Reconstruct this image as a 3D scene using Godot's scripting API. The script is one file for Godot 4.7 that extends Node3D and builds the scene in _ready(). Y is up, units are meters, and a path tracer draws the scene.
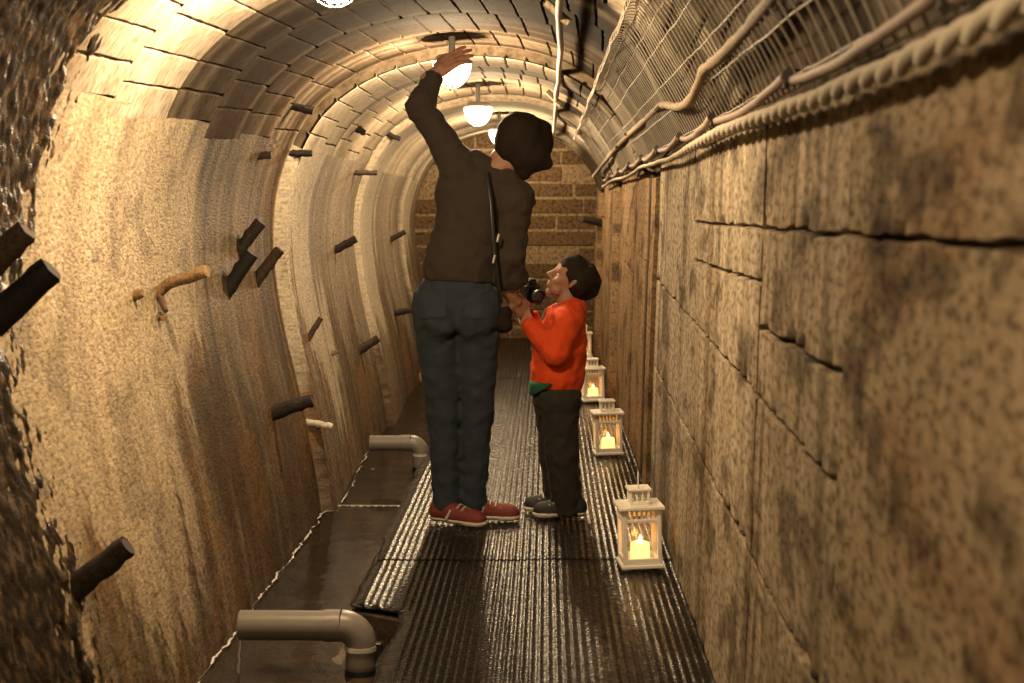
extends Node3D
# A narrow lined tunnel: vault of blocks, curved left wall with ribs, straight right wall, rubber mat,
# drain channel, wooden stubs, lanterns, and two people looking at a ceiling lamp.

const F := 1500.0              # focal length in pixels of the 1024 x 683 frame
var eye := Vector3(0, 1.24, 0)
var cam_basis := Basis()
var nz := FastNoiseLite.new()  # coarse and fine noise, seeded
var nf := FastNoiseLite.new()
var M := {}                    # materials
var rng := RandomNumberGenerator.new()

# ------------------------------------------------------------------ mesh builder
class MB:
	var v := PackedVector3Array()
	var n := PackedVector3Array()
	var c := PackedColorArray()
	var u := PackedVector2Array()
	var i := PackedInt32Array()
	var col := Color.WHITE

	func vert(p: Vector3, nn: Vector3, cc: Color, uv := Vector2.ZERO) -> int:
		v.append(p); n.append(nn); c.append(cc); u.append(uv)
		return v.size() - 1

	func tri(a: int, b: int, d: int) -> void:   # front faces run clockwise: cross points away from the normal
		var g := (v[b] - v[a]).cross(v[d] - v[a])
		if g.dot(n[a] + n[b] + n[d]) > 0.0:
			i.append(a); i.append(d); i.append(b)
		else:
			i.append(a); i.append(b); i.append(d)

	func face(pts: Array, away: Vector3) -> void:   # flat polygon whose normal leads away from a point
		var g: Vector3 = (pts[1] - pts[0]).cross(pts[2] - pts[0]).normalized()
		var mid := Vector3.ZERO
		for p in pts:
			mid += p
		mid /= pts.size()
		if g.dot(mid - away) < 0.0:
			g = -g
		var first := v.size()
		for p in pts:
			vert(p, g, col, Vector2(p.x + p.z, p.y))
		for k in range(1, pts.size() - 1):
			tri(first, first + k, first + k + 1)

	func box(at: Vector3, size: Vector3, b := Basis(), bevel := 0.002) -> void:
		var h := size / 2.0
		bevel = minf(bevel, minf(h.x, minf(h.y, h.z)) * 0.6)
		var p := {}
		for sx in [-1, 1]:
			for sy in [-1, 1]:
				for sz in [-1, 1]:
					for ax in 3:
						var q := Vector3(sx * (h.x - bevel), sy * (h.y - bevel), sz * (h.z - bevel))
						q[ax] = [sx * h.x, sy * h.y, sz * h.z][ax]
						p[[sx, sy, sz, ax]] = at + b * q
		for ax in 3:
			for s in [-1, 1]:
				var ring := []
				for k in [[-1, -1], [1, -1], [1, 1], [-1, 1]]:
					var key := [0, 0, 0, ax]
					key[ax] = s
					key[(ax + 1) % 3] = k[0]
					key[(ax + 2) % 3] = k[1]
					ring.append(p[key])
				face(ring, at)
		for ax in 3:
			var b1 := (ax + 1) % 3
			var b2 := (ax + 2) % 3
			for s1 in [-1, 1]:
				for s2 in [-1, 1]:
					var ring := []
					for k in [[-1, b1], [-1, b2], [1, b2], [1, b1]]:
						var key := [0, 0, 0, k[1]]
						key[ax] = k[0]
						key[b1] = s1
						key[b2] = s2
						ring.append(p[key])
					face(ring, at)
		for sx in [-1, 1]:
			for sy in [-1, 1]:
				for sz in [-1, 1]:
					face([p[[sx, sy, sz, 0]], p[[sx, sy, sz, 1]], p[[sx, sy, sz, 2]]], at)

	func grid(rows: Array, cols: Array, flip := false, uvs: Array = []) -> void:
		var first := v.size()
		var nr := rows.size()
		var nc: int = rows[0].size()
		for r in nr:
			var row: PackedVector3Array = rows[r]
			var up: PackedVector3Array = rows[mini(r + 1, nr - 1)]
			var dn: PackedVector3Array = rows[maxi(r - 1, 0)]
			for k in nc:
				var du := row[mini(k + 1, nc - 1)] - row[maxi(k - 1, 0)]
				var dv := up[k] - dn[k]
				var g := du.cross(dv).normalized()
				if flip:
					g = -g
				vert(row[k], g, cols[r][k] if cols else col, uvs[r][k] if uvs else Vector2(k, r))
		for r in nr - 1:
			for k in nc - 1:
				var a := first + r * nc + k
				tri(a, a + 1, a + nc)
				tri(a + 1, a + nc + 1, a + nc)

	func tube(pts: Array, radii: Array, sides := 8, caps := true, squash := 1.0) -> void:
		var count := pts.size()
		var t0: Vector3 = (pts[1] - pts[0]).normalized()
		var side := t0.cross(Vector3.UP if absf(t0.y) < 0.9 else Vector3.RIGHT).normalized()
		var first := v.size()
		for k in count:
			var t: Vector3 = (pts[mini(k + 1, count - 1)] - pts[maxi(k - 1, 0)]).normalized()
			side = (side - t * side.dot(t)).normalized()
			var up := t.cross(side)
			for s in sides + 1:
				var a := TAU * s / sides
				var d := side * cos(a) + up * sin(a) * squash
				vert(pts[k] + d * float(radii[mini(k, radii.size() - 1)]), (side * cos(a) * squash + up * sin(a)).normalized(), col, Vector2(float(s) / sides, k * 0.1))
		for k in count - 1:
			for s in sides:
				var a := first + k * (sides + 1) + s
				tri(a, a + 1, a + sides + 1)
				tri(a + 1, a + sides + 2, a + sides + 1)
		if caps:
			for e in [0, count - 1]:
				var t: Vector3 = (pts[0] - pts[1]).normalized() if e == 0 else (pts[count - 1] - pts[count - 2]).normalized()
				var mid := vert(pts[e], t, col)
				var ring := v.size()
				for s in sides + 1:
					vert(v[first + e * (sides + 1) + s], t, col)
				for s in sides:
					tri(mid, ring + s, ring + s + 1)

	func lathe(base: Vector3, prof: Array, sides := 20, b := Basis()) -> void:   # prof: [radius, height] pairs
		var first := v.size()
		for k in prof.size():
			var p: Array = prof[k]
			var q0: Array = prof[maxi(k - 1, 0)]
			var q1: Array = prof[mini(k + 1, prof.size() - 1)]
			var g := Vector2(q1[1] - q0[1], -(q1[0] - q0[0])).normalized()
			for s in sides + 1:
				var a := TAU * s / sides
				vert(base + b * Vector3(cos(a) * p[0], p[1], sin(a) * p[0]), b * Vector3(cos(a) * g.x, g.y, sin(a) * g.x), col, Vector2(float(s) / sides, p[1]))
		for k in prof.size() - 1:
			for s in sides:
				var a := first + k * (sides + 1) + s
				tri(a, a + 1, a + sides + 1)
				tri(a + 1, a + sides + 2, a + sides + 1)

	func done() -> ArrayMesh:
		var arr := []
		arr.resize(Mesh.ARRAY_MAX)
		arr[Mesh.ARRAY_VERTEX] = v
		arr[Mesh.ARRAY_NORMAL] = n
		arr[Mesh.ARRAY_COLOR] = c
		arr[Mesh.ARRAY_TEX_UV] = u
		arr[Mesh.ARRAY_INDEX] = i
		var m := ArrayMesh.new()
		m.add_surface_from_arrays(Mesh.PRIMITIVE_TRIANGLES, arr)
		return m

	# Field of tapered capsules joined with a smooth minimum, meshed as surface nets.
	# prim: [a, b, ra, rb, flatten(Vector3 scale of the field's space, optional)]; planes cut: [point, normal] keeps the side behind.
	func body(prims: Array, cell: float, k: float, org: Vector3, planes := [], wrinkle := 0.0, freq := 30.0, noise: FastNoiseLite = null, grow := 0.0) -> void:
		var lo := Vector3.ONE * 1e9
		var hi := -lo
		for p in prims:
			for e in [[p[0], p[2]], [p[1], p[3]]]:
				var r: float = e[1] + grow
				lo = lo.min(e[0] - Vector3.ONE * r)
				hi = hi.max(e[0] + Vector3.ONE * r)
		lo -= Vector3.ONE * (cell * 3 + k * 0.3)
		hi += Vector3.ONE * (cell * 3 + k * 0.3)
		var nx := int((hi.x - lo.x) / cell) + 2
		var ny := int((hi.y - lo.y) / cell) + 2
		var nzz := int((hi.z - lo.z) / cell) + 2
		var f := PackedFloat32Array()
		f.resize(nx * ny * nzz)
		f.fill(1.0)
		var sy := nx
		var sz := nx * ny
		for p in prims:
			var a: Vector3 = p[0]
			var b: Vector3 = p[1]
			var ra: float = p[2] + grow
			var rb: float = p[3] + grow
			var sc: Vector3 = p[4] if p.size() > 4 else Vector3.ONE
			var far := maxf(ra, rb) + k + cell * 2.5
			var q0 := ((a.min(b) - Vector3.ONE * far - lo) / cell).floor().max(Vector3.ZERO)
			var q1 := ((a.max(b) + Vector3.ONE * far - lo) / cell).ceil().min(Vector3(nx - 1, ny - 1, nzz - 1))
			var ba := (b - a) * sc
			var bb := maxf(ba.length_squared(), 1e-9)
			var back := 1.0 / maxf(sc.x, maxf(sc.y, sc.z))
			back = (1.0 + back) * 0.5
			for z in range(int(q0.z), int(q1.z) + 1):
				for y in range(int(q0.y), int(q1.y) + 1):
					var at := z * sz + y * sy
					for x in range(int(q0.x), int(q1.x) + 1):
						var pa := (lo + Vector3(x, y, z) * cell - a) * sc
						var t := clampf(pa.dot(ba) / bb, 0.0, 1.0)
						var d := ((pa - ba * t).length() - ra - (rb - ra) * t) * back
						var o := f[at + x]
						if d - o > k:
							continue
						if o - d > k:
							f[at + x] = d
						else:
							var h := clampf(0.5 + 0.5 * (o - d) / k, 0.0, 1.0)
							f[at + x] = o + (d - o) * h - k * h * (1.0 - h)
		if planes or wrinkle > 0.0:
			for z in nzz:
				for y in ny:
					for x in nx:
						var at := z * sz + y * sy + x
						var d := f[at]
						if d > 0.06 or d < -0.08:
							if d < 0.0 and planes:
								pass
							else:
								continue
						var p := lo + Vector3(x, y, z) * cell
						if wrinkle > 0.0:
							d += wrinkle * noise.get_noise_3d(p.x * freq, p.y * freq, p.z * freq)
						for pl in planes:
							d = maxf(d, (p - pl[0]).dot(pl[1]))
						f[at] = d
		var ids := {}
		var first := v.size()
		for z in nzz - 1:
			for y in ny - 1:
				var at := z * sz + y * sy
				for x in nx - 1:
					var g := at + x
					var f0 := f[g]
					if f0 > cell * 2.0 or f0 < -cell * 2.0:
						if planes.is_empty() and wrinkle == 0.0:
							continue
					var s0 := f0 < 0.0
					if s0 == (f[g + 1] < 0.0) and s0 == (f[g + sy] < 0.0) and s0 == (f[g + sz] < 0.0) and s0 == (f[g + 1 + sy] < 0.0) and s0 == (f[g + 1 + sz] < 0.0) and s0 == (f[g + sy + sz] < 0.0) and s0 == (f[g + 1 + sy + sz] < 0.0):
						continue
					var sum := Vector3.ZERO
					var cnt := 0
					for e in EDGES:
						var fa := f[g + e[0].x + e[0].y * sy + e[0].z * sz]
						var fb := f[g + e[1].x + e[1].y * sy + e[1].z * sz]
						if (fa < 0.0) != (fb < 0.0):
							sum += Vector3(e[0]).lerp(Vector3(e[1]), fa / (fa - fb))
							cnt += 1
					ids[g] = vert(lo + (Vector3(x, y, z) + sum / cnt) * cell - org, Vector3.ZERO, col)
		var quads := []
		for g in ids:
			for ax in 3:
				var st: int = [1, sy, sz][ax]
				var s1: int = [sy, sz, 1][ax]
				var s2: int = [sz, 1, sy][ax]
				if (f[g] < 0.0) == (f[g + st] < 0.0):
					continue
				if not (ids.has(g - s1) and ids.has(g - s2) and ids.has(g - s1 - s2)):
					continue
				var q := [ids[g], ids[g - s1], ids[g - s1 - s2], ids[g - s2]]
				if f[g] >= 0.0:
					q.reverse()
				quads.append(q)
		for q in quads:
			var g := (v[q[2]] - v[q[0]]).cross(v[q[3]] - v[q[1]])
			for a in q:
				n[a] += g
		for a in range(first, v.size()):
			n[a] = n[a].normalized()
		for q in quads:
			i.append_array([q[0], q[2], q[1], q[0], q[3], q[2]])

	const EDGES := [[Vector3i(0, 0, 0), Vector3i(1, 0, 0)], [Vector3i(0, 1, 0), Vector3i(1, 1, 0)], [Vector3i(0, 0, 1), Vector3i(1, 0, 1)], [Vector3i(0, 1, 1), Vector3i(1, 1, 1)],
		[Vector3i(0, 0, 0), Vector3i(0, 1, 0)], [Vector3i(1, 0, 0), Vector3i(1, 1, 0)], [Vector3i(0, 0, 1), Vector3i(0, 1, 1)], [Vector3i(1, 0, 1), Vector3i(1, 1, 1)],
		[Vector3i(0, 0, 0), Vector3i(0, 0, 1)], [Vector3i(1, 0, 0), Vector3i(1, 0, 1)], [Vector3i(0, 1, 0), Vector3i(0, 1, 1)], [Vector3i(1, 1, 0), Vector3i(1, 1, 1)]]

# ------------------------------------------------------------------ scene helpers
var used := {}
func numbered(called: String) -> String:
	used[called] = used.get(called, -1) + 1
	return called if used[called] == 0 else "%s_%03d" % [called, used[called]]

func tag(o: Node, label := "", category := "", group := "", kind := "") -> Node:
	for k in [["label", label], ["category", category], ["group", group], ["kind", kind]]:
		if k[1]:
			o.set_meta(k[0], k[1])
	return o

func thing(called: String, label: String, category: String, where := Vector3.ZERO, group := "") -> Node3D:
	var o := Node3D.new()
	o.name = numbered(called)
	add_child(o)
	o.position = where
	tag(o, label, category, group)
	return o

func part(called: String, m, material: Material, parent: Node, where := Vector3.ZERO) -> MeshInstance3D:
	var o := MeshInstance3D.new()
	o.name = called
	o.mesh = m.done() if m is MB else m
	o.material_override = material
	o.position = where
	parent.add_child(o, true)
	return o

func single(called: String, m: MB, material: Material, label: String, category: String, where := Vector3.ZERO, group := "") -> MeshInstance3D:
	var o := part(numbered(called), m, material, self, where)
	tag(o, label, category, group)
	return o

func structure(called: String, m: MB, material: Material) -> MeshInstance3D:
	var o := part(called, m, material, self)
	o.set_meta("kind", "structure")
	return o

func at(px: float, py: float, depth: float) -> Vector3:    # the point at that depth along the tunnel seen at that pixel of the photograph
	var d := cam_basis * Vector3((px - 512.0) / F, -(py - 341.5) / F, -1.0)
	return eye + d * (depth / -d.z)

func fbm(x: float, y: float) -> float:
	return nz.get_noise_2d(x, y)

func fine(x: float, y: float) -> float:
	return nf.get_noise_2d(x, y)

func mix(a: Color, b: Color, t: float) -> Color:
	return a.lerp(b, clampf(t, 0.0, 1.0))

# ------------------------------------------------------------------ tunnel profile
var prof := PackedVector2Array()    # points 1 cm apart from the left foot over the vault to the top of the right wall
var prof_n := PackedVector2Array()  # inward normals
const STEP := 0.01
var a_split := 0.0

func make_profile() -> void:
	var cv := Curve2D.new()
	var p := [[-1.03, -0.3], [-1.045, -0.17], [-1.07, 0.02], [-1.13, 0.35], [-1.21, 0.72], [-1.25, 1.08], [-1.215, 1.38], [-1.07, 1.68], [-0.82, 1.875], [-0.5, 1.97], [-0.2, 1.98], [0.06, 1.92], [0.27, 1.79], [0.42, 1.6], [0.5, 1.4]]
	for k in p.size():
		var q0: Array = p[maxi(k - 1, 0)]
		var q1: Array = p[mini(k + 1, p.size() - 1)]
		var t := Vector2(q1[0] - q0[0], q1[1] - q0[1]) / 6.0
		cv.add_point(Vector2(p[k][0], p[k][1]), -t, t)
	cv.bake_interval = 0.004
	var total := cv.get_baked_length()
	var a := 0.0
	while a <= total:
		prof.append(cv.sample_baked(a, true))
		a += STEP
	for k in prof.size():
		var t := prof[mini(k + 2, prof.size() - 1)] - prof[maxi(k - 2, 0)]
		prof_n.append(Vector2(t.y, -t.x).normalized())
	for k in prof.size():
		if prof[k].y > 1.53:
			a_split = k * STEP
			break

func inset(z: float) -> float:      # how far the lining stands in: a lip every 2.8 m beyond the first rib, sloping back behind it
	if z < 6.88:
		return 0.0
	var w := fmod(z - 6.88, 2.8) / 2.8
	var lip := smoothstep(0.0, 0.008, w)
	return lip * (0.05 * (1.0 - smoothstep(0.015, 0.6, w)) + 0.012 * smoothstep(0.7, 0.95, w))

func lining(z: float, a: float, out := 0.0) -> Vector3:
	var k := clampf(a / STEP, 0.0, prof.size() - 1.001)
	var i0 := int(k)
	var p := prof[i0].lerp(prof[i0 + 1], k - i0)
	var nn := prof_n[i0].lerp(prof_n[i0 + 1], k - i0).normalized()
	var d := inset(z) + 0.012 * fbm(z * 22.0, a * 30.0) - out
	return Vector3(p.x + nn.x * d, p.y + nn.y * d, -z)

func wall_x(y: float) -> float:     # x of the left wall at a height
	for k in prof.size():
		if prof[k].y >= y:
			return prof[k].x
	return 0.0

func wall_hit(px: float, py: float) -> Array:   # depth and point where that pixel's ray meets the left wall
	var z := 2.0
	while z < 14.0:
		var p := at(px, py, z)
		var w := wall_x(p.y) + inset(z)
		if p.x < w or p.y > 1.97:
			return [z, p]
		z += 0.01
	return [14.0, at(px, py, 14.0)]

# ------------------------------------------------------------------ materials
func noise_tex(freq: float, lo: Color, hi: Color, mid: Color, seed_: int, size := 512, normal := false, bump := 4.0, octaves := 5) -> NoiseTexture2D:
	var t := NoiseTexture2D.new()
	var no := FastNoiseLite.new()
	no.seed = seed_
	no.frequency = freq
	no.fractal_octaves = octaves
	t.noise = no
	t.width = size
	t.height = size
	t.seamless = true
	if normal:
		t.as_normal_map = true
		t.bump_strength = bump
	else:
		var g := Gradient.new()
		g.offsets = PackedFloat32Array([0.0, 0.45, 1.0])
		g.colors = PackedColorArray([lo, mid, hi])
		t.color_ramp = g
	return t

func mat(color: Color, rough := 0.8, metal := 0.0, spec := 0.5) -> StandardMaterial3D:
	var m := StandardMaterial3D.new()
	m.albedo_color = color.linear_to_srgb()
	m.roughness = rough
	m.metallic = metal
	m.metallic_specular = spec
	return m

func triplanar(m: StandardMaterial3D, scale: float) -> void:
	m.uv1_triplanar = true
	m.uv1_world_triplanar = true
	m.uv1_scale = Vector3.ONE * scale

func make_materials() -> void:
	var grain := noise_tex(0.035, Color(0.55, 0.55, 0.55), Color(1, 1, 1), Color(0.86, 0.86, 0.86), 11)
	var pits := noise_tex(0.05, Color(0, 0, 0), Color(1, 1, 1), Color(0.5, 0.5, 0.5), 12, 512, false, 0.0, 6)
	var wet := noise_tex(0.012, Color(0.25, 0.25, 0.25), Color(1, 1, 1), Color(0.7, 0.7, 0.7), 13)
	var coarse := noise_tex(0.03, Color(0.5, 0.48, 0.45), Color(1, 1, 1), Color(0.86, 0.85, 0.83), 14, 512, false, 0.0, 6)
	# [name, roughness, relief in cm, texture scale: stretched along the way the water runs]
	for k in [["concrete", 0.8, 0.17, Vector3(3.2, 3.2, 1.5)], ["block", 0.95, 0.1, Vector3(1.5, 1.5, 2.6)], ["panel", 0.95, 0.06, Vector3(2.8, 2.6, 1.0)]]:
		var m := mat(Color.WHITE, k[1], 0.0, 0.12 if k[0] != "concrete" else 0.3)
		m.vertex_color_use_as_albedo = true
		m.albedo_texture = coarse
		if k[0] == "concrete":
			m.roughness_texture = wet
		m.heightmap_enabled = true
		m.heightmap_texture = pits
		m.heightmap_scale = k[2]
		triplanar(m, 1.0)
		m.uv1_scale = k[3]
		M[k[0]] = m
	var crust := mat(Color.WHITE, 0.32, 0.0, 0.4)
	crust.vertex_color_use_as_albedo = true
	crust.heightmap_enabled = true
	crust.heightmap_texture = pits
	crust.heightmap_scale = 0.15
	triplanar(crust, 4.0)
	M.crust = crust
	var bed := mat(Color.WHITE, 0.5)
	bed.vertex_color_use_as_albedo = true
	bed.albedo_texture = grain
	bed.heightmap_enabled = true
	bed.heightmap_texture = pits
	bed.heightmap_scale = 0.2
	triplanar(bed, 1.7)
	M.bed = bed
	var rubber := mat(Color(0.006, 0.0058, 0.0055), 0.24, 0.0, 0.27)
	rubber.roughness_texture = noise_tex(0.02, Color(0.45, 0.45, 0.45), Color(1, 1, 1), Color(0.75, 0.75, 0.75), 15)
	rubber.roughness = 0.36
	rubber.heightmap_enabled = true
	rubber.heightmap_texture = noise_tex(0.03, Color(0, 0, 0), Color(1, 1, 1), Color(0.5, 0.5, 0.5), 16)
	rubber.heightmap_scale = 0.13
	triplanar(rubber, 3.0)
	rubber.uv1_scale = Vector3(2.0, 2.0, 9.0)
	M.rubber = rubber
	var wood := mat(Color.WHITE, 0.8)
	wood.vertex_color_use_as_albedo = true
	wood.albedo_texture = noise_tex(0.03, Color(0.4, 0.36, 0.32), Color(1, 1, 1), Color(0.8, 0.78, 0.75), 17, 256)
	wood.heightmap_enabled = true
	wood.heightmap_texture = pits
	wood.heightmap_scale = 0.12
	triplanar(wood, 7.0)
	M.wood = wood
	var water := mat(Color(0.02, 0.0135, 0.008, 0.75), 0.1, 0.0, 0.17)
	water.transparency = BaseMaterial3D.TRANSPARENCY_ALPHA
	M.water = water
	var foam := mat(Color(0.8, 0.78, 0.72), 0.2, 0.0, 0.6)
	M.foam = foam
	var rivulet := mat(Color(0.75, 0.73, 0.68), 0.08, 0.0, 0.7)  # near-white base colour puts the glints of running water into the albedo
	M.rivulet = rivulet
	M.pvc = mat(Color(0.17, 0.155, 0.135), 0.38)
	M.pvc_light = mat(Color(0.5, 0.47, 0.42), 0.4)
	M.black_plastic = mat(Color(0.012, 0.012, 0.013), 0.4)
	M.cam_black = mat(Color(0.015, 0.015, 0.017), 0.35)
	M.lens = mat(Color(0.01, 0.01, 0.014), 0.05, 0.0, 0.9)
	M.wire = mat(Color(0.24, 0.21, 0.165), 0.6, 0.3)
	M.cable = mat(Color(0.22, 0.15, 0.105), 0.75)
	M.tie = mat(Color(0.015, 0.014, 0.013), 0.5)
	M.white_cable = mat(Color(0.42, 0.37, 0.3), 0.6)
	var rope := mat(Color(0.42, 0.37, 0.285), 0.9)
	rope.heightmap_enabled = true
	rope.heightmap_texture = pits
	rope.heightmap_scale = 0.03
	triplanar(rope, 20.0)
	M.rope = rope
	M.paint = mat(Color(0.74, 0.7, 0.62), 0.5)
	var glass := mat(Color(1, 1, 1, 0.06), 0.02)
	glass.transparency = BaseMaterial3D.TRANSPARENCY_ALPHA
	M.glass = glass
	M.metal = mat(Color(0.5, 0.5, 0.48), 0.35, 1.0)
	M.housing = mat(Color(0.32, 0.3, 0.27), 0.5)
	var wax := mat(Color(0.8, 0.62, 0.34), 0.5)
	wax.emission_enabled = true      # a glowing candle: light comes out of the wax round the flame
	wax.emission = Color(1.0, 0.82, 0.5)
	wax.emission_energy_multiplier = 1.7
	M.wax = wax
	var flame := mat(Color(1, 0.8, 0.4), 0.6)
	flame.emission_enabled = true
	flame.emission = Color(1.0, 0.78, 0.4)
	flame.emission_energy_multiplier = 9.0
	M.flame = flame
	var bulb := mat(Color(1, 0.95, 0.85), 0.4)
	bulb.emission_enabled = true
	bulb.emission = Color(1.0, 0.86, 0.62)
	bulb.emission_energy_multiplier = 14.0
	M.bulb = bulb
	# people
	var weave := noise_tex(0.11, Color(0.5, 0.5, 0.5), Color(1, 1, 1), Color(0.8, 0.8, 0.8), 21, 256)
	for k in [["sweater", Color(0.05, 0.038, 0.029), 0.92], ["denim", Color(0.034, 0.046, 0.062), 0.85], ["jacket", Color(0.75, 0.075, 0.012), 0.8], ["trousers", Color(0.035, 0.032, 0.028), 0.9], ["green_cloth", Color(0.02, 0.11, 0.05), 0.9]]:
		var m := mat(k[1], k[2], 0.0, 0.3)
		m.albedo_texture = weave
		m.rim_enabled = true
		m.rim = 0.25
		m.rim_tint = 0.6
		triplanar(m, 9.0)
		M[k[0]] = m
	var skin := mat(Color(0.25, 0.125, 0.082), 0.6, 0.0, 0.4)
	skin.subsurf_scatter_enabled = true
	skin.subsurf_scatter_strength = 0.12
	M.skin = skin
	var hair := mat(Color(0.014, 0.009, 0.006), 0.8, 0.0, 0.25)
	hair.heightmap_enabled = true
	hair.heightmap_texture = noise_tex(0.09, Color(0, 0, 0), Color(1, 1, 1), Color(0.5, 0.5, 0.5), 22, 256)
	hair.heightmap_scale = 0.06
	triplanar(hair, 10.0)
	M.hair = hair
	M.eye = mat(Color(0.75, 0.72, 0.66), 0.15)
	M.lips = mat(Color(0.36, 0.12, 0.09), 0.5)
	M.red_suede = mat(Color(0.13, 0.02, 0.015), 0.8)
	M.sole = mat(Color(0.42, 0.38, 0.32), 0.6)
	M.navy = mat(Color(0.012, 0.012, 0.015), 0.75)
	M.leather = mat(Color(0.012, 0.008, 0.006), 0.8, 0.0, 0.2)

# ------------------------------------------------------------------ setting
func build_crust(parent: Node) -> void:    # rough wet growth that covers the nearest stretch of the lining, with a ragged edge
	var m := MB.new()
	var rows := []
	var cols := []
	for a in range_f(0.0, a_split + 0.75, 0.012):
		var row := PackedVector3Array()
		var cr := PackedColorArray()
		for z in range_f(2.75, 4.05, 0.011):
			var coarse := fine(z * 330.0, a * 190.0)
			var small := fine(z * 1100.0, a * 700.0)
			var edge := 3.55 - z + 0.28 * fbm(z * 60.0 + 400.0, a * 60.0) + 0.12 * coarse + 0.06 * small
			var h := clampf(edge * 0.05, -0.02, 0.006) + 0.005 * coarse + 0.004 * small + 0.0016 * fine(z * 2600.0, a * 2600.0)
			row.append(lining(z, a, -h + (0.02 if edge < -0.25 else 0.0)))
			var c := mix(Color(0.022, 0.017, 0.012), Color(0.1, 0.066, 0.038), smoothstep(0.12, 0.45, fine(z * 600.0 + 77.0, a * 300.0)))
			cr.append(c * (1.0 + 0.4 * small))
		rows.append(row)
		cols.append(cr)
	m.grid(rows, cols, false)
	tag(part("wet_crust", m, M.crust, parent), "", "", "", "stuff")

func left_color(z: float, a: float, y: float) -> Color:
	var streak := fbm(z * 300.0, a * 9.0)
	var drip := 0.75 * fbm(z * 1100.0 + 90.0, a * 40.0)
	var blotch := fbm(z * 60.0 + 400.0, a * 60.0)
	var speck := fine(z * 900.0, a * 900.0)
	var far := 1.0 if z < 6.88 else 0.35
	var c := Color(0.5, 0.4, 0.265) if z < 6.88 else Color(0.5, 0.44, 0.34)
	c = mix(c, Color(0.62, 0.55, 0.44), smoothstep(0.0, 0.4, drip + 0.9 * blotch) * 0.3 * far)
	c = mix(c, Color(0.2, 0.14, 0.085), smoothstep(-0.02, 0.35, streak + 0.2 * drip + 0.7 * blotch) * 0.3 * far)
	# brown wet bay before the first rib
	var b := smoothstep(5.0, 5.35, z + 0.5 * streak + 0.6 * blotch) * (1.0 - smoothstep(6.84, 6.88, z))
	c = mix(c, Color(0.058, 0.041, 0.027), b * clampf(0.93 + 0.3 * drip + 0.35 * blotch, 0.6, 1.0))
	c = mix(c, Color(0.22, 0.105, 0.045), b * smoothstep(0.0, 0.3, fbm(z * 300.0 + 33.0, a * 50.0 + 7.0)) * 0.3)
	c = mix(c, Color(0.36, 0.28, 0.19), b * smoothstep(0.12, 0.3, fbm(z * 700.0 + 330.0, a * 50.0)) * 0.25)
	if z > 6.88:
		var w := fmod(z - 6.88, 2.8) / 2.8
		c = mix(c, Color(0.14, 0.108, 0.074), smoothstep(0.34, 0.48, w + 0.4 * streak + 0.3 * blotch) * clampf(0.8 + 0.4 * drip, 0.3, 1.0))  # bright and dark rhythm between the ribs, painted into the wall colour
	# rust and mud that ran down along the foot of the wall, with a ragged outline
	var foot := smoothstep(0.1, -0.1, y - (0.27 if z < 4.75 else 0.5) - 0.7 * fbm(z * 130.0, 5.0 + a * 20.0) - 0.3 * drip - 0.5 * blotch - 0.2 * speck)
	c = mix(c, Color(0.085, 0.052, 0.026), foot * clampf(0.75 + 0.5 * drip + 0.4 * speck, 0.25, 1.0))
	c = mix(c, Color(0.3, 0.15, 0.045), foot * smoothstep(0.0, 0.3, fbm(z * 200.0 + 70.0, a * 120.0)) * 0.3)
	c = mix(c, Color(0.05, 0.035, 0.022), smoothstep(0.2, 0.36, fbm(z * 260.0 + 700.0, a * 260.0 + 90.0)) * 0.35 * far)
	return c * (1.0 + 0.25 * speck)

func range_f(a: float, b: float, step: float) -> PackedFloat32Array:
	var out := PackedFloat32Array()
	var count := maxi(1, int(round((b - a) / step)))
	for k in count + 1:
		out.append(a + (b - a) * k / count)
	return out

func lining_mesh(zs: PackedFloat32Array, as_: PackedFloat32Array, out: float, colour: Callable, thick := 0.25) -> MB:
	var m := MB.new()
	var rows := []
	var cols := []
	for a in as_:
		var row := PackedVector3Array()
		var cr := PackedColorArray()
		for z in zs:
			var p := lining(z, a, out)
			row.append(p)
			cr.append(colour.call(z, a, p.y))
		rows.append(row)
		cols.append(cr)
	m.grid(rows, cols, false)
	var back := []
	for a in range_f(as_[0], as_[as_.size() - 1], 0.3):
		var row := PackedVector3Array()
		for z in range_f(zs[0], zs[zs.size() - 1], 2.0):
			row.append(lining(z, a, out + thick))
		back.append(row)
	m.col = Color(0.3, 0.25, 0.2)
	m.grid(back, [], true)
	return m

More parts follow.
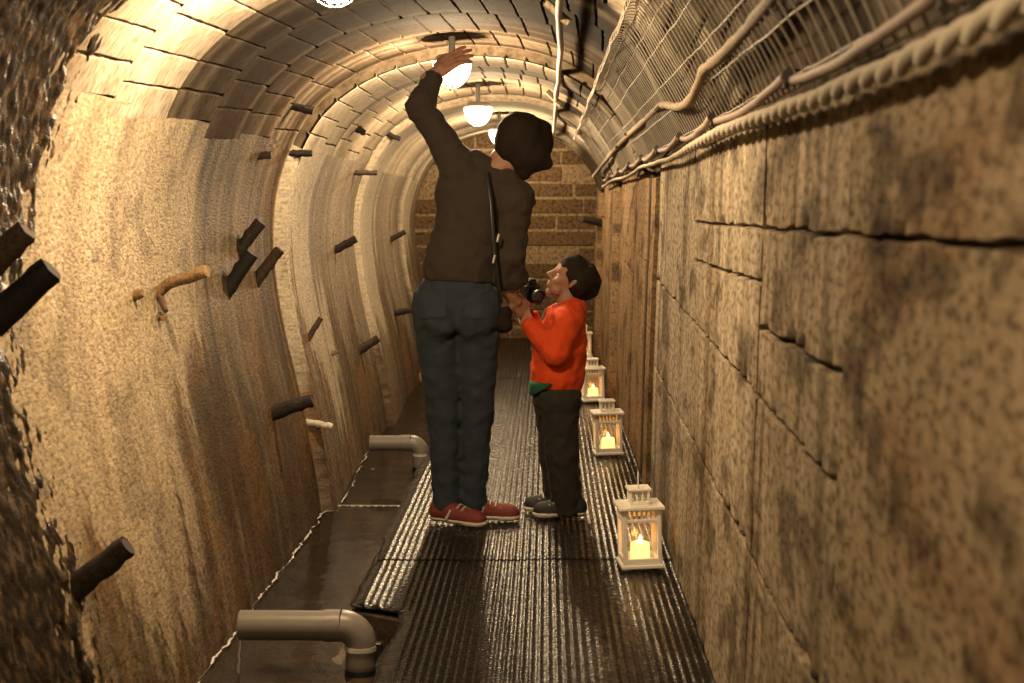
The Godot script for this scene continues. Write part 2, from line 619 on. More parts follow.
func vault_color(z: float, a: float, x: float) -> Color:
	var streak := fbm(z * 300.0 + 10.0, a * 14.0)
	var blotch := fbm(z * 70.0 + 900.0, a * 70.0)
	var speck := fine(z * 800.0, a * 800.0)
	var c := Color(0.46, 0.39, 0.3) if z < 6.88 else Color(0.56, 0.49, 0.38)
	c = mix(c, Color(0.62, 0.56, 0.48), smoothstep(0.0, 0.3, fbm(z * 900.0, a * 22.0)) * 0.5)
	c = mix(c, Color(0.2, 0.15, 0.1), smoothstep(0.0, 0.35, streak + 0.5 * blotch) * 0.6)
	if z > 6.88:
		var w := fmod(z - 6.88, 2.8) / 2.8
		c = mix(c, Color(0.14, 0.108, 0.074), smoothstep(0.36, 0.5, w + 0.5 * streak + 0.35 * blotch) * 0.6)  # same light and dark rhythm put into the vault colour
	# damp dark bay before the first rib; it begins at a joint
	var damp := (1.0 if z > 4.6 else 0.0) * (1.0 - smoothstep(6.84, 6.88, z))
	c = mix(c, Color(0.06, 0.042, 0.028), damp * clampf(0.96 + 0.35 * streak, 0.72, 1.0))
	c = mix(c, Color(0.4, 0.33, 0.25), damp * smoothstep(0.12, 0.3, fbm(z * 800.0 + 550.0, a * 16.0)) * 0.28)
	# black mould along the cable
	var mould := smoothstep(0.1, 0.05, absf(x - 0.15 - 0.12 * blotch) - 0.06 * streak)
	c = mix(c, Color(0.022, 0.018, 0.013), mould * smoothstep(-0.25, 0.0, fbm(z * 130.0, a * 60.0)) * 0.93)
	# dark brown strip behind the wire mesh
	c = mix(c, Color(0.06, 0.046, 0.03), smoothstep(0.22, 0.28, x + 0.1 * blotch) * clampf(0.85 + streak, 0.4, 1.0))
	return c * (1.0 + 0.2 * speck)

func build_vault(a_end: float) -> void:
	var zs := range_f(2.6, 9.68, 0.04)
	var mortar := lining_mesh(zs, range_f(a_split - 0.03, a_end, 0.05), 0.009, func(z, a, _y): return Color(0.13, 0.1, 0.07) * (1.0 + 0.5 * fine(z * 300.0, a * 300.0)))
	var ceiling := structure("ceiling", mortar, M.block)
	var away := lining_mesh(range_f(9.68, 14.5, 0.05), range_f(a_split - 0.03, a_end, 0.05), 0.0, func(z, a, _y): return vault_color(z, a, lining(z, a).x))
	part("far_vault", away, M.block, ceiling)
	var behind := lining_mesh(range_f(-2.2, 2.6, 0.2), range_f(a_split - 0.03, a_end, 0.05), 0.0, func(z, a, _y): return vault_color(z, a, 0.9))
	part("near_vault", behind, M.block, ceiling)
	var rows := []
	var z := 6.88
	while z > 2.7:
		rows.push_front([z - 0.57, z])
		z -= 0.57
	for k in 5:
		rows.append([6.9 + 0.556 * k, 6.9 + 0.556 * (k + 1)])
	var ri := 0
	for r in rows:
		ri += 1
		var course := 0.105 if ri % 2 else 0.112
		var a: float = a_split - (0.01 if ri % 2 else 0.05) - (0.045 * ((r[0] + r[1]) / 2.0 - 5.6) if r[1] < 6.9 else 0.0)
		while a < a_end - 0.03:
			var w := course * rng.randf_range(0.88, 1.15)
			var a1 := minf(a + w, a_end)
			var gap := maxf(0.0006, rng.randf_range(-0.004, 0.004))
			var shift := 0.045 if r[1] < 6.9 else 0.0
			var lift := rng.randf_range(-0.0006, 0.0008)
			var tone := rng.randf_range(0.94, 1.05)
			var za: float = r[0] + 0.0006
			var zb: float = r[1] - 0.0006
			var us := [za, za + 0.004, za + 0.007]
			for q in 9:
				us.append(lerpf(za, zb, (q + 1) / 10.0))
			us.append_array([zb - 0.007, zb - 0.004, zb])
			var vs := [a + gap, a + gap + 0.004, a + gap + 0.007, (a + a1) / 2, a1 - 0.007, a1 - 0.004, a1]
			var pts := []
			var cols := []
			for vi in vs.size():
				var row := PackedVector3Array()
				var cr := PackedColorArray()
				for ui in us.size():
					var zz: float = us[ui]
					var aa: float = vs[vi] + shift * (zz - 5.6)
					var depth := -lift
					if vi == 0 or vi == vs.size() - 1:
						depth = 0.02
					elif ui == 0 or ui == us.size() - 1:
						depth = 0.0025 if ri != 7 else 0.0
					elif vi == 1 or vi == vs.size() - 2:
						depth += 0.0008 + 0.006 * maxf(0.0, fine(zz * 400.0 + ri * 50, aa * 400.0))
					aa += 0.0045 * fine(zz * 420.0, ri * 13.0 + vi * 40.0 + a * 90.0)
					var p := lining(zz, aa, depth)
					row.append(p)
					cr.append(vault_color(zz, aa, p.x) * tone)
				pts.append(row)
				cols.append(cr)
			var m := MB.new()
			m.grid(pts, cols, false)
			part("block", m, M.block, ceiling)
			a = a1

func right_color(z: float, y: float) -> Color:
	var streak := fbm(z * 700.0 + 50.0, y * 12.0)
	var wide := fbm(z * 160.0, y * 9.0 + 40.0)
	var drip := fbm(z * 1600.0, y * 20.0 + 11.0)
	var speck := fine(z * 900.0, y * 900.0)
	var mott := fbm(z * 110.0 + 500.0, y * 300.0)
	var c := Color(0.32, 0.262, 0.188)
	c = mix(c, Color(0.46, 0.385, 0.285), smoothstep(0.0, 0.3, 0.7 * streak + mott) * 0.5)
	c = mix(c, Color(0.13, 0.096, 0.062), smoothstep(0.0, 0.3, 0.7 * wide + 0.2 * drip + 0.7 * mott) * 0.5)
	c = mix(c, Color(0.085, 0.064, 0.042), smoothstep(0.12, 0.3, fbm(z * 900.0 + 300.0, y * 30.0) + 0.2 * mott) * 0.5)
	c = mix(c, Color(0.5, 0.425, 0.325), smoothstep(0.14, 0.34, fbm(z * 1300.0 + 640.0, y * 24.0)) * 0.4)
	if z > 3.3 and z < 6.3:   # paler bay with lime runs
		c = mix(c, Color(0.47, 0.41, 0.32), clampf(0.3 + 1.2 * fbm(z * 480.0 + 222.0, y * 16.0), 0.0, 0.8))
	if z < 2.37:   # smoother brown plaster with rusty patches
		c = mix(Color(0.33, 0.262, 0.175), c, 0.1)
		c = mix(c, Color(0.2, 0.105, 0.05), smoothstep(0.0, 0.35, fbm(z * 90.0, y * 260.0)) * 0.45)
		c = mix(c, Color(0.05, 0.03, 0.02), smoothstep(0.22, 0.36, fbm(z * 220.0 + 60.0, y * 800.0)) * 0.7)
	if z > 6.3:
		c = mix(c, Color(0.28, 0.16, 0.07), 0.6)
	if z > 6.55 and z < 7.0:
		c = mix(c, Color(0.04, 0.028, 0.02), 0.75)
	c = mix(c, Color(0.04, 0.03, 0.02), smoothstep(0.2, 0.36, fbm(z * 170.0 + 800.0, y * 420.0)) * 0.6)
	return c * (1.0 + 0.22 * speck)

func with_edges(a: PackedFloat32Array, e: float) -> PackedFloat32Array:
	var n := a.size()
	var out := PackedFloat32Array([a[0], a[0] + e, a[0] + e * 3.0])
	out.append_array(a.slice(1, n - 1))
	out.append_array(PackedFloat32Array([a[n - 1] - e * 3.0, a[n - 1] - e, a[n - 1]]))
	return out

func build_right_wall() -> void:
	var back := MB.new()
	var rows := []
	var cols := []
	for y in range_f(-0.3, 1.46, 0.11):
		var row := PackedVector3Array()
		var cr := PackedColorArray()
		for z in range_f(-2.2, 14.5, 0.1):
			row.append(Vector3(0.468 + 0.025 * y, y, -z))
			cr.append(Color(0.07, 0.052, 0.035))
		rows.append(row)
		cols.append(cr)
	back.grid(rows, cols, true)
	back.col = Color(0.3, 0.25, 0.2)
	back.box(Vector3(0.7, 0.58, -6.15), Vector3(0.3, 1.78, 16.7))
	back.box(Vector3(0.58, 1.45, -6.15), Vector3(0.16, 0.03, 16.7))
	var wall := structure("wall_right", back, M.panel)
	# columns of cast panels: [z0, z1, heights of the joints, how proud]
	var columns := [
		[-2.0, 1.3, [0.0, 0.7, 1.45], 0.0], [1.3, 2.37, [0.0, 1.2, 1.45], 0.003], [2.37, 3.3, [0.0, 0.5, 0.86, 0.99, 1.2, 1.45], -0.001],
		[3.3, 4.85, [0.0, 0.5, 0.86, 1.08, 1.2, 1.45], 0.0], [4.85, 6.3, [0.0, 0.5, 0.86, 1.45], 0.002],
		[6.34, 6.62, [0.0, 1.38], 0.018], [6.9, 7.9, [0.0, 0.9, 1.45], 0.0], [7.9, 8.8, [0.0, 0.75, 1.45], 0.006], [8.8, 9.62, [0.0, 1.45], -0.004], [9.62, 9.95, [0.0, 1.38], 0.04],
		[9.95, 11.0, [0.0, 0.8, 1.45], 0.0], [11.0, 12.4, [0.0, 1.45], 0.0], [12.4, 12.75, [0.0, 1.38], 0.04], [12.75, 14.4, [0.0, 0.8, 1.45], 0.0]]
	var count := 0
	for col in columns:
		for k in col[2].size() - 1:
			count += 1
			var z0: float = col[0] + 0.002
			var z1: float = col[1] - 0.002
			var y0: float = col[2][k] + 0.001
			var y1: float = col[2][k + 1] - 0.001
			var dz := 0.02 if z0 < 5.5 and z0 > 1.0 else 0.04
			if z0 < 0.0 or z0 > 9.0:
				dz = 0.12
			var us := with_edges(range_f(z0, z1, dz), 0.003)
			var vs := with_edges(range_f(y0, y1, 0.03), 0.003)
			var pts := []
			var cls := []
			for vi in vs.size():
				var row := PackedVector3Array()
				var cr := PackedColorArray()
				for ui in us.size():
					var zz := us[ui]
					var yy := vs[vi]
					var edge_y := minf(yy - y0, y1 - yy)
					var edge_z := minf(zz - z0, z1 - zz)
					var chip_y := maxf(0.0, fine(zz * 240.0, count * 31.0) - 0.14) * 0.09
					var chip_z := maxf(0.0, fine(yy * 160.0, count * 17.0 + 5.0) - 0.1) * 0.03
					var d := 0.0
					d = maxf(d, (0.001 + minf(0.022, chip_y)) * (1.0 - smoothstep(0.0, 0.004 + chip_y, yy - y0)))
					d = maxf(d, (0.0015 + minf(0.012, chip_z)) * (1.0 - smoothstep(0.0, 0.004 + chip_z, edge_z)))
					if vi == 0 or ui == 0 or vi == vs.size() - 1 or ui == us.size() - 1:
						d = 0.05
					d += 0.0012 * fbm(zz * 260.0, yy * 40.0) + 0.003 * fbm(zz * 50.0, yy * 50.0 + 30.0)
					var yj := yy + 0.008 * fine(zz * 120.0, 4.0) * smoothstep(0.0, 0.1, yy) * smoothstep(1.4, 1.3, yy) + 0.04 * smoothstep(1.05, 0.85, yy) * smoothstep(0.0, 0.4, yy) * (zz - 4.0)
					row.append(Vector3(0.443 + 0.025 * yy - float(col[3]) + d, yj, -zz))
					cr.append(right_color(zz, yy))
				pts.append(row)
				cls.append(cr)
			var m := MB.new()
			m.grid(pts, cls, true)
			part("panel", m, M.panel, wall)

func build_setting() -> void:
	var a_end := (prof.size() - 2) * STEP
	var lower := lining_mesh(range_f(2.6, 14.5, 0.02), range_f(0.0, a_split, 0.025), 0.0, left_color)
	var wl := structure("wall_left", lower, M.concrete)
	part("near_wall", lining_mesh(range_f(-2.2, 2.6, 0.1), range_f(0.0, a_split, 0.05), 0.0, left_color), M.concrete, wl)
	build_crust(wl)
	build_vault(a_end)
	build_right_wall()
	# floor slab that carries the mat, and the channel bed left of it
	var fl := MB.new()
	fl.col = Color(0.14, 0.11, 0.08)
	var rows := []
	var cols := []
	for x in [-0.62, -0.615, -0.6, -0.3, 0.0, 0.3, 0.52]:
		var row := PackedVector3Array()
		var cr := PackedColorArray()
		for z in range_f(-2.2, 14.5, 0.05):
			row.append(Vector3(x + (0.012 * fine(z * 60.0, 3.0) + 0.17 * smoothstep(4.6, 4.5, z) if x < -0.5 else 0.0), (-0.3 if x == -0.62 else -0.02 if x == -0.615 else -0.012) + 0.004 * fbm(z * 60.0, x * 60.0), -z))
			cr.append(Color(0.05, 0.037, 0.024) * (1.0 + 0.4 * fine(z * 150.0, x * 150.0)))
		rows.append(row)
		cols.append(cr)
	fl.grid(rows, cols, false)
	fl.box(Vector3(-0.05, -0.4, -6.15), Vector3(1.14, 0.2, 16.7))
	var floor_ := structure("floor", fl, M.bed)
	var bed := MB.new()
	rows = []
	cols = []
	for x in range_f(-1.12, -0.41, 0.03):
		var row := PackedVector3Array()
		var cr := PackedColorArray()
		for z in range_f(2.0, 14.5, 0.03):
			var hump := 0.018 * fbm(z * 45.0, x * 70.0) + 0.012 * fine(z * 60.0, x * 90.0)
			row.append(Vector3(x, -0.185 + hump + 0.01 * smoothstep(-0.78, -0.62, x), -z))
			var c := mix(Color(0.07, 0.045, 0.024), Color(0.2, 0.12, 0.05), smoothstep(-0.1, 0.4, fbm(z * 40.0 + 60.0, x * 260.0)))
			c = mix(c, Color(0.03, 0.02, 0.013), smoothstep(0.0, 0.3, fbm(z * 90.0, x * 160.0 + 20.0)))
			cr.append(c * (1.0 + 0.3 * fine(z * 400.0, x * 400.0)))
		rows.append(row)
		cols.append(cr)
	bed.grid(rows, cols, false)
	bed.col = Color(0.2, 0.15, 0.1)
	bed.box(Vector3(-0.85, -0.4, -6.15), Vector3(0.6, 0.2, 16.7))
	part("channel_bed", bed, M.bed, floor_)
	# end wall of long blocks in courses
	var eb := MB.new()
	eb.col = Color(0.3, 0.22, 0.14)
	eb.box(Vector3(-0.35, 0.85, -14.405), Vector3(2.4, 2.6, 0.16))
	var we := structure("wall_back", eb, M.block)
	for r in 14:
		var x := -1.4 - (0.25 if r % 2 else 0.0)
		while x < 0.6:
			var w := rng.randf_range(0.7, 1.1)
			var m := MB.new()
			var t := rng.randf_range(0.9, 1.06)
			m.col = Color(0.15, 0.1, 0.058) * t
			m.box(Vector3(x + w / 2, -0.02 + r * 0.153 + 0.07, -14.35 + rng.randf_range(-0.008, 0.008)), Vector3(w - 0.012, 0.132, 0.06), Basis(), 0.008)
			part("block", m, M.block, we)
			x += w
	var fb := MB.new()
	fb.col = Color(0.2, 0.16, 0.12)
	fb.box(Vector3(-0.35, 0.85, 2.25), Vector3(2.4, 2.8, 0.12))
	structure("wall_front", fb, M.panel)

# ------------------------------------------------------------------ floor things
func build_mats() -> void:
	var ends := [[2.3, 5.2], [5.19, 8.02], [7.98, 10.9], [10.86, 14.3]]
	var names := ["black ribbed rubber mat nearest the camera, below both people", "black ribbed rubber mat under the two people's feet", "wet black ribbed rubber mat just beyond the two people", "farthest black ribbed rubber mat before the end wall"]
	for k in ends.size():
		var m := MB.new()
		var rows := []
		var period := 0.024
		var xs := PackedFloat32Array()
		var x := -0.602
		while x < 0.44:
			for q in [0.0, 0.2, 0.34, 0.55, 0.69]:
				xs.append(x + q * period)
			x += period
		for zz in range_f(ends[k][0], ends[k][1], 0.03):
			var row := PackedVector3Array()
			var wave := 0.004 * nz.get_noise_2d(zz * 120.0, 7.0)
			for xi in xs.size():
				var xx := xs[xi]
				var q := xi % 5
				var h := 0.003 if q == 2 or q == 3 else 0.001 if q == 1 or q == 4 else 0.0
				h += 0.006 + wave + 0.008 * fbm(zz * 55.0 + 20.0, xx * 60.0) + 0.0022 * fine(zz * 240.0, xx * 130.0)
				h += 0.003 * smoothstep(0.12, 0.0, minf(zz - float(ends[k][0]), float(ends[k][1]) - zz)) * (k % 2)
				if zz < 4.6:
					xx = maxf(xx, lerpf(-0.602, -0.435, smoothstep(4.62, 4.5, zz)))
				var edge := smoothstep(0.03, 0.0, xx + lerpf(0.602, 0.435, smoothstep(4.62, 4.5, zz)))
				row.append(Vector3(xx - edge * (0.012 + 0.02 * fine(zz * 50.0, 9.0)), h - edge * 0.01 + 0.008, -zz))
			rows.append(row)
		m.grid(rows, [], true)
		var under := []
		for xx in [-0.42, 0.43]:
			under.append(PackedVector3Array([Vector3(xx, 0.0, -float(ends[k][0])), Vector3(xx, 0.0, -float(ends[k][1]))]))
		m.grid(under, [], true)
		single("rubber_mat", m, M.rubber, names[k], "mat", Vector3.ZERO, "ribbed mats along the floor")

func build_water() -> void:
	var m := MB.new()
	var rows := []
	for x in range_f(-1.04, -0.43, 0.02):
		var row := PackedVector3Array()
		for z in range_f(2.0, 14.3, 0.03):
			row.append(Vector3(x, -0.166 + 0.0012 * fine(z * 260.0, x * 300.0) + 0.001 * fbm(z * 200.0, x * 200.0), -z))
		rows.append(row)
	m.grid(rows, [], false)
	tag(part("channel_water", m, M.water, self), "shallow brown water lying in the drain channel", "water", "", "stuff")
	# running water at the left wall's foot, its glints painted as white
	var f := MB.new()
	var pts := []
	var rad := []
	for z in range_f(3.6, 9.2, 0.02):
		var wob := 0.014 * fine(z * 70.0, 2.0) + 0.009 * fine(z * 300.0, 6.0) + 0.005 * fine(z * 800.0, 3.0)
		pts.append(Vector3(-1.045 + wob + 0.018 + inset(z), -0.157 + 0.004 * fine(z * 120.0, 8.0), -z))
		var br := 0.12 + fine(z * 90.0, 14.0) + 0.8 * fine(z * 500.0, 1.0)
		rad.append(0.0004 + 0.005 * smoothstep(0.0, 0.3, br))
	f.tube(pts, rad, 6, true, 0.6)
	tag(part("water_rivulet", f, M.rivulet, self), "thin rivulet of water with glints painted white along the foot of the left wall", "water")
	var s := MB.new()
	pts = []
	rad = []
	for k in 14:
		var t := k / 13.0
		pts.append(at(240.5, 636, 4.45) + Vector3(0.006 * fine(k * 9.0, 3.0) - 0.012 * t, -0.19 * t, 0.0))
		rad.append(0.0042 + 0.002 * fine(k * 30.0, 4.0))
	s.tube(pts, rad, 6)
	tag(part("water_stream", s, M.rivulet, self), "trickle of water falling from the nearest pipe's open end", "water")
	# sill across the channel, with water glints painted as white strokes
	var l := MB.new()
	l.col = Color(0.14, 0.1, 0.06)
	l.box(Vector3(-0.84, -0.19, -7.05), Vector3(0.44, 0.05, 0.05), Basis(), 0.01)
	single("channel_sill", l, M.bed, "low concrete sill across the drain channel", "sill")
	var fm := MB.new()
	for k in 10:
		fm.tube([Vector3(-0.66 - k * 0.035, -0.163, -7.02), Vector3(-0.675 - k * 0.035 - 0.012 * fine(k * 40.0, 2.0), -0.162, -7.018)], [0.0022 + 0.002 * fine(k * 51.0, 8.0)], 5)
	tag(part("water_glints", fm, M.rivulet, self), "small beads of water along the channel sill", "water", "", "stuff")

func build_pipe(z: float, l: Vector2, elbow_x: float, r: float, label: String) -> void:
	var p0 := at(l.x, l.y, z)
	var t := thing("drain_pipe", label, "pipe", Vector3(elbow_x, -0.2, p0.z), "grey drain pipes over the channel")
	var o := t.position
	var e := Vector3(elbow_x, p0.y, p0.z) - o
	var q := p0 - o
	var m := MB.new()   # hollow straight length with an open end
	var wall := r * 0.9
	var dir := (e - q).normalized()
	var bend := r * 1.35
	m.tube([q, e - dir * bend], [r], 24, false)
	m.tube([q, q + dir * 0.2], [wall], 24, false)
	var ring := MB.new()
	for s in 24:
		var a0 := TAU * s / 24.0
		var a1 := TAU * (s + 1) / 24.0
		m.face([q + Vector3(0, cos(a0), sin(a0)) * r, q + Vector3(0, cos(a1), sin(a1)) * r, q + Vector3(0, cos(a1), sin(a1)) * wall, q + Vector3(0, cos(a0), sin(a0)) * wall], e)
	part("pipe", m, M.pvc, t)
	var el := MB.new()
	var pts := []
	for k in 9:
		var a := PI / 2 * k / 8.0
		pts.append(e + Vector3(-bend + sin(a) * bend, -bend + cos(a) * bend, 0))
	el.tube(pts, [r * 1.08], 24, false)
	el.tube([e - dir * (bend + 0.05), e - dir * bend], [r * 1.08], 24, true)
	part("elbow", el, M.pvc, t)
	ring.tube([e + Vector3(0, -bend + 0.002, 0), e + Vector3(0, -bend - 0.012, 0)], [r * 1.13], 24, true)
	part("rim", ring, M.pvc_light, t)
	var d := MB.new()
	d.tube([e + Vector3(0, -bend, 0), e + Vector3(0, -bend - 0.06, 0)], [r * 1.05], 24, false)
	d.tube([e + Vector3(0, -bend - 0.06, 0), Vector3(0, -0.02, 0)], [r], 24, true)
	part("riser", d, M.pvc, t)
	var cl := MB.new()
	cl.tube([e + Vector3(0, -bend - 0.07, 0), e + Vector3(0, -bend - 0.1, 0)], [r * 1.12], 24, true)
	cl.box(e + Vector3(r * 1.2, -bend - 0.05, 0), Vector3(0.02, 0.12, 0.03))
	part("clamp", cl, M.black_plastic, t)

# ------------------------------------------------------------------ wooden stubs in the left wall
func build_stub(base: Vector2, tip: Vector2, r: float, tone: Color, square: bool, label: String, category := "stub", called := "wooden_stub", material: Material = null, dz := 0.0) -> void:
	var hit := wall_hit(base.x, base.y)
	var p0: Vector3 = hit[1]
	var p1 := at(tip.x, tip.y, float(hit[0]) + dz)
	var m := MB.new()
	m.col = tone
	var dir := (p1 - p0).normalized()
	var pts := []
	var rad := []
	var sd := base.x * 3.1 + base.y
	for k in 9:
		var t := k / 8.0
		var w := Vector3(0, fine(t * 140.0, sd) * 0.006, fine(t * 140.0, sd + 50.0) * 0.006)
		pts.append((p0 - dir * 0.04).lerp(p1, t) + w - p0)
		rad.append(r * (1.05 - 0.12 * t + 0.16 * fine(t * 200.0, sd + 9.0)))
	pts.append(pts[8] + dir * r * 0.12)
	rad.append(rad[8] * 0.8)
	if square:
		for k in rad.size():
			rad[k] *= 1.25
	m.tube(pts, rad, 5 if square else 10, true)
	single(called, m, material if material else M.wood, label, category, p0, "stubs sticking out of the left wall" if called == "wooden_stub" else "")

func build_stubs() -> void:
	var dark := Color(0.045, 0.032, 0.024)
	var black := Color(0.018, 0.014, 0.012)
	var brown := Color(0.1, 0.065, 0.045)
	build_stub(Vector2(-14, 270), Vector2(27, 231), 0.027, brown, true, "brown square wooden stub at the left picture edge, upper of two")
	build_stub(Vector2(-10, 326), Vector2(51, 270), 0.03, black, true, "thick black wooden stub at the left picture edge, lower of two")
	build_stub(Vector2(75, 588), Vector2(127, 546), 0.033, dark, false, "thick dark log stub low on the near left wall")
	build_stub(Vector2(240, 250), Vector2(261, 223), 0.024, dark, true, "upper stub of the cluster of three beside the first rib")
	build_stub(Vector2(229, 288), Vector2(252, 254), 0.026, black, true, "black lower stub of the cluster of three beside the first rib")
	build_stub(Vector2(257, 280), Vector2(280, 249), 0.021, brown, true, "knobbly stub of the cluster of three, touching the first rib")
	build_stub(Vector2(272, 413), Vector2(312, 400), 0.026, dark, true, "dark tapered wooden stub above the short pale pipe")
	build_stub(Vector2(335, 250), Vector2(356, 239), 0.021, dark, true, "dark wooden stub at mid height just beyond the first rib")
	build_stub(Vector2(292, 153), Vector2(312, 153), 0.014, black, true, "short black peg crossing the bright first rib")
	build_stub(Vector2(261, 155), Vector2(271, 155), 0.017, brown, false, "small brown peg end just before the first rib")
	build_stub(Vector2(294, 106), Vector2(313, 112), 0.014, dark, true, "bent dark peg high on the first rib")
	build_stub(Vector2(308, 339), Vector2(321, 318), 0.012, brown, true, "thin slanting brown peg beyond the first rib")
	build_stub(Vector2(360, 350), Vector2(378, 338), 0.023, brown, true, "brown wooden stub above the second drain pipe")
	build_stub(Vector2(357, 129), Vector2(365, 133), 0.016, black, true, "tiny black peg high beyond the first rib")
	build_stub(Vector2(355, 173), Vector2(377, 173), 0.014, brown, true, "level brown peg crossing the second rib")
	build_stub(Vector2(388, 134), Vector2(400, 139), 0.014, black, true, "short black peg high on the second rib")
	build_stub(Vector2(390, 240), Vector2(405, 232), 0.018, dark, true, "dark stub on the far left wall beside the person's waist")
	build_stub(Vector2(394, 313), Vector2(413, 310), 0.02, dark, true, "dark stub on the far left wall beside the jeans")
	build_stub(Vector2(331, 354), Vector2(339, 351), 0.012, Color(0.3, 0.25, 0.18), false, "small pale peg beside the thin slanting peg")
	build_stub(Vector2(133, 297), Vector2(142, 293), 0.016, Color(0.3, 0.19, 0.1), false, "short tan branch end left of the pale forked branch")
	build_stub(Vector2(311, 423), Vector2(332, 427), 0.018, Color.WHITE, false, "short pale grey plastic pipe stub in the left wall", "pipe", "pipe_stub", M.pvc_light)
	# pale forked branch
	var hit := wall_hit(158, 296)
	var z: float = hit[0]
	var o: Vector3 = hit[1]
	var t := thing("forked_branch", "pale crooked forked branch sticking out of the left wall", "branch", o)
	var m := MB.new()
	m.col = Color(0.42, 0.28, 0.15)
	var path := [[150, 300, 0.0], [160, 291, 0.0], [168, 284, -0.02], [178, 280, -0.04], [190, 277, -0.06], [199, 273, -0.08], [207, 271, -0.09]]
	var pts := []
	var rad := []
	for k in path.size():
		pts.append(at(path[k][0], path[k][1], z + path[k][2]) - o)
		rad.append(0.019 + 0.004 * fine(k * 70.0, 3.0))
	m.tube(pts, rad, 10)
	part("limb", m, M.wood, t)
	var g := MB.new()
	g.col = Color(0.16, 0.1, 0.06)
	g.tube([at(160, 296, z) - o, at(163, 303, z - 0.02) - o, at(166, 311, z - 0.05) - o], [0.014, 0.012, 0.008], 8)
	part("fork", g, M.wood, t)
	var kn := MB.new()
	kn.col = Color(0.36, 0.24, 0.13)
	kn.tube([at(155, 318, z + 0.02) - o, at(160, 316, z - 0.02) - o, at(164, 319, z - 0.04) - o], [0.008, 0.014, 0.009], 8)
	part("knot", kn, M.wood, t)
	# dark peg on the right side near the far rib
	var p := MB.new()
	p.col = dark
	p.tube([at(604, 224, 12.4), at(594, 221, 12.35), at(582, 219, 12.3)], [0.035, 0.032, 0.028], 7)
	single("wooden_stub", p, M.wood, "dark wooden stub on the far right rib above the child's head", "stub")

# ------------------------------------------------------------------ right side: mesh, branch, cable, rope
func mesh_point(z: float, s: float) -> Vector3:    # s 0 at the rope, 1 at the upper edge, past 1 the rolled edge
	var p0 := Vector2(0.44, 1.452)
	var p1 := Vector2(0.395, 1.63)
	var p2 := Vector2(0.245, 1.785)
	var q := minf(s, 1.0)
	var p := p0.lerp(p1, q).lerp(p1.lerp(p2, q), q)
	p += Vector2(-0.85, -0.5) * (0.016 * sin(q * PI) * (1.0 + fbm(z * 60.0, q * 50.0)) + 0.01 * fine(z * 40.0, 4.0) * q)
	if s > 1.0:
		var a := (s - 1.0) * TAU * 0.8
		var r := 0.03
		var c := p + Vector2(-0.5, -0.85) * r
		var v := (p - c).rotated(a)
		p = c + v
	return Vector3(p.x, p.y, -z)

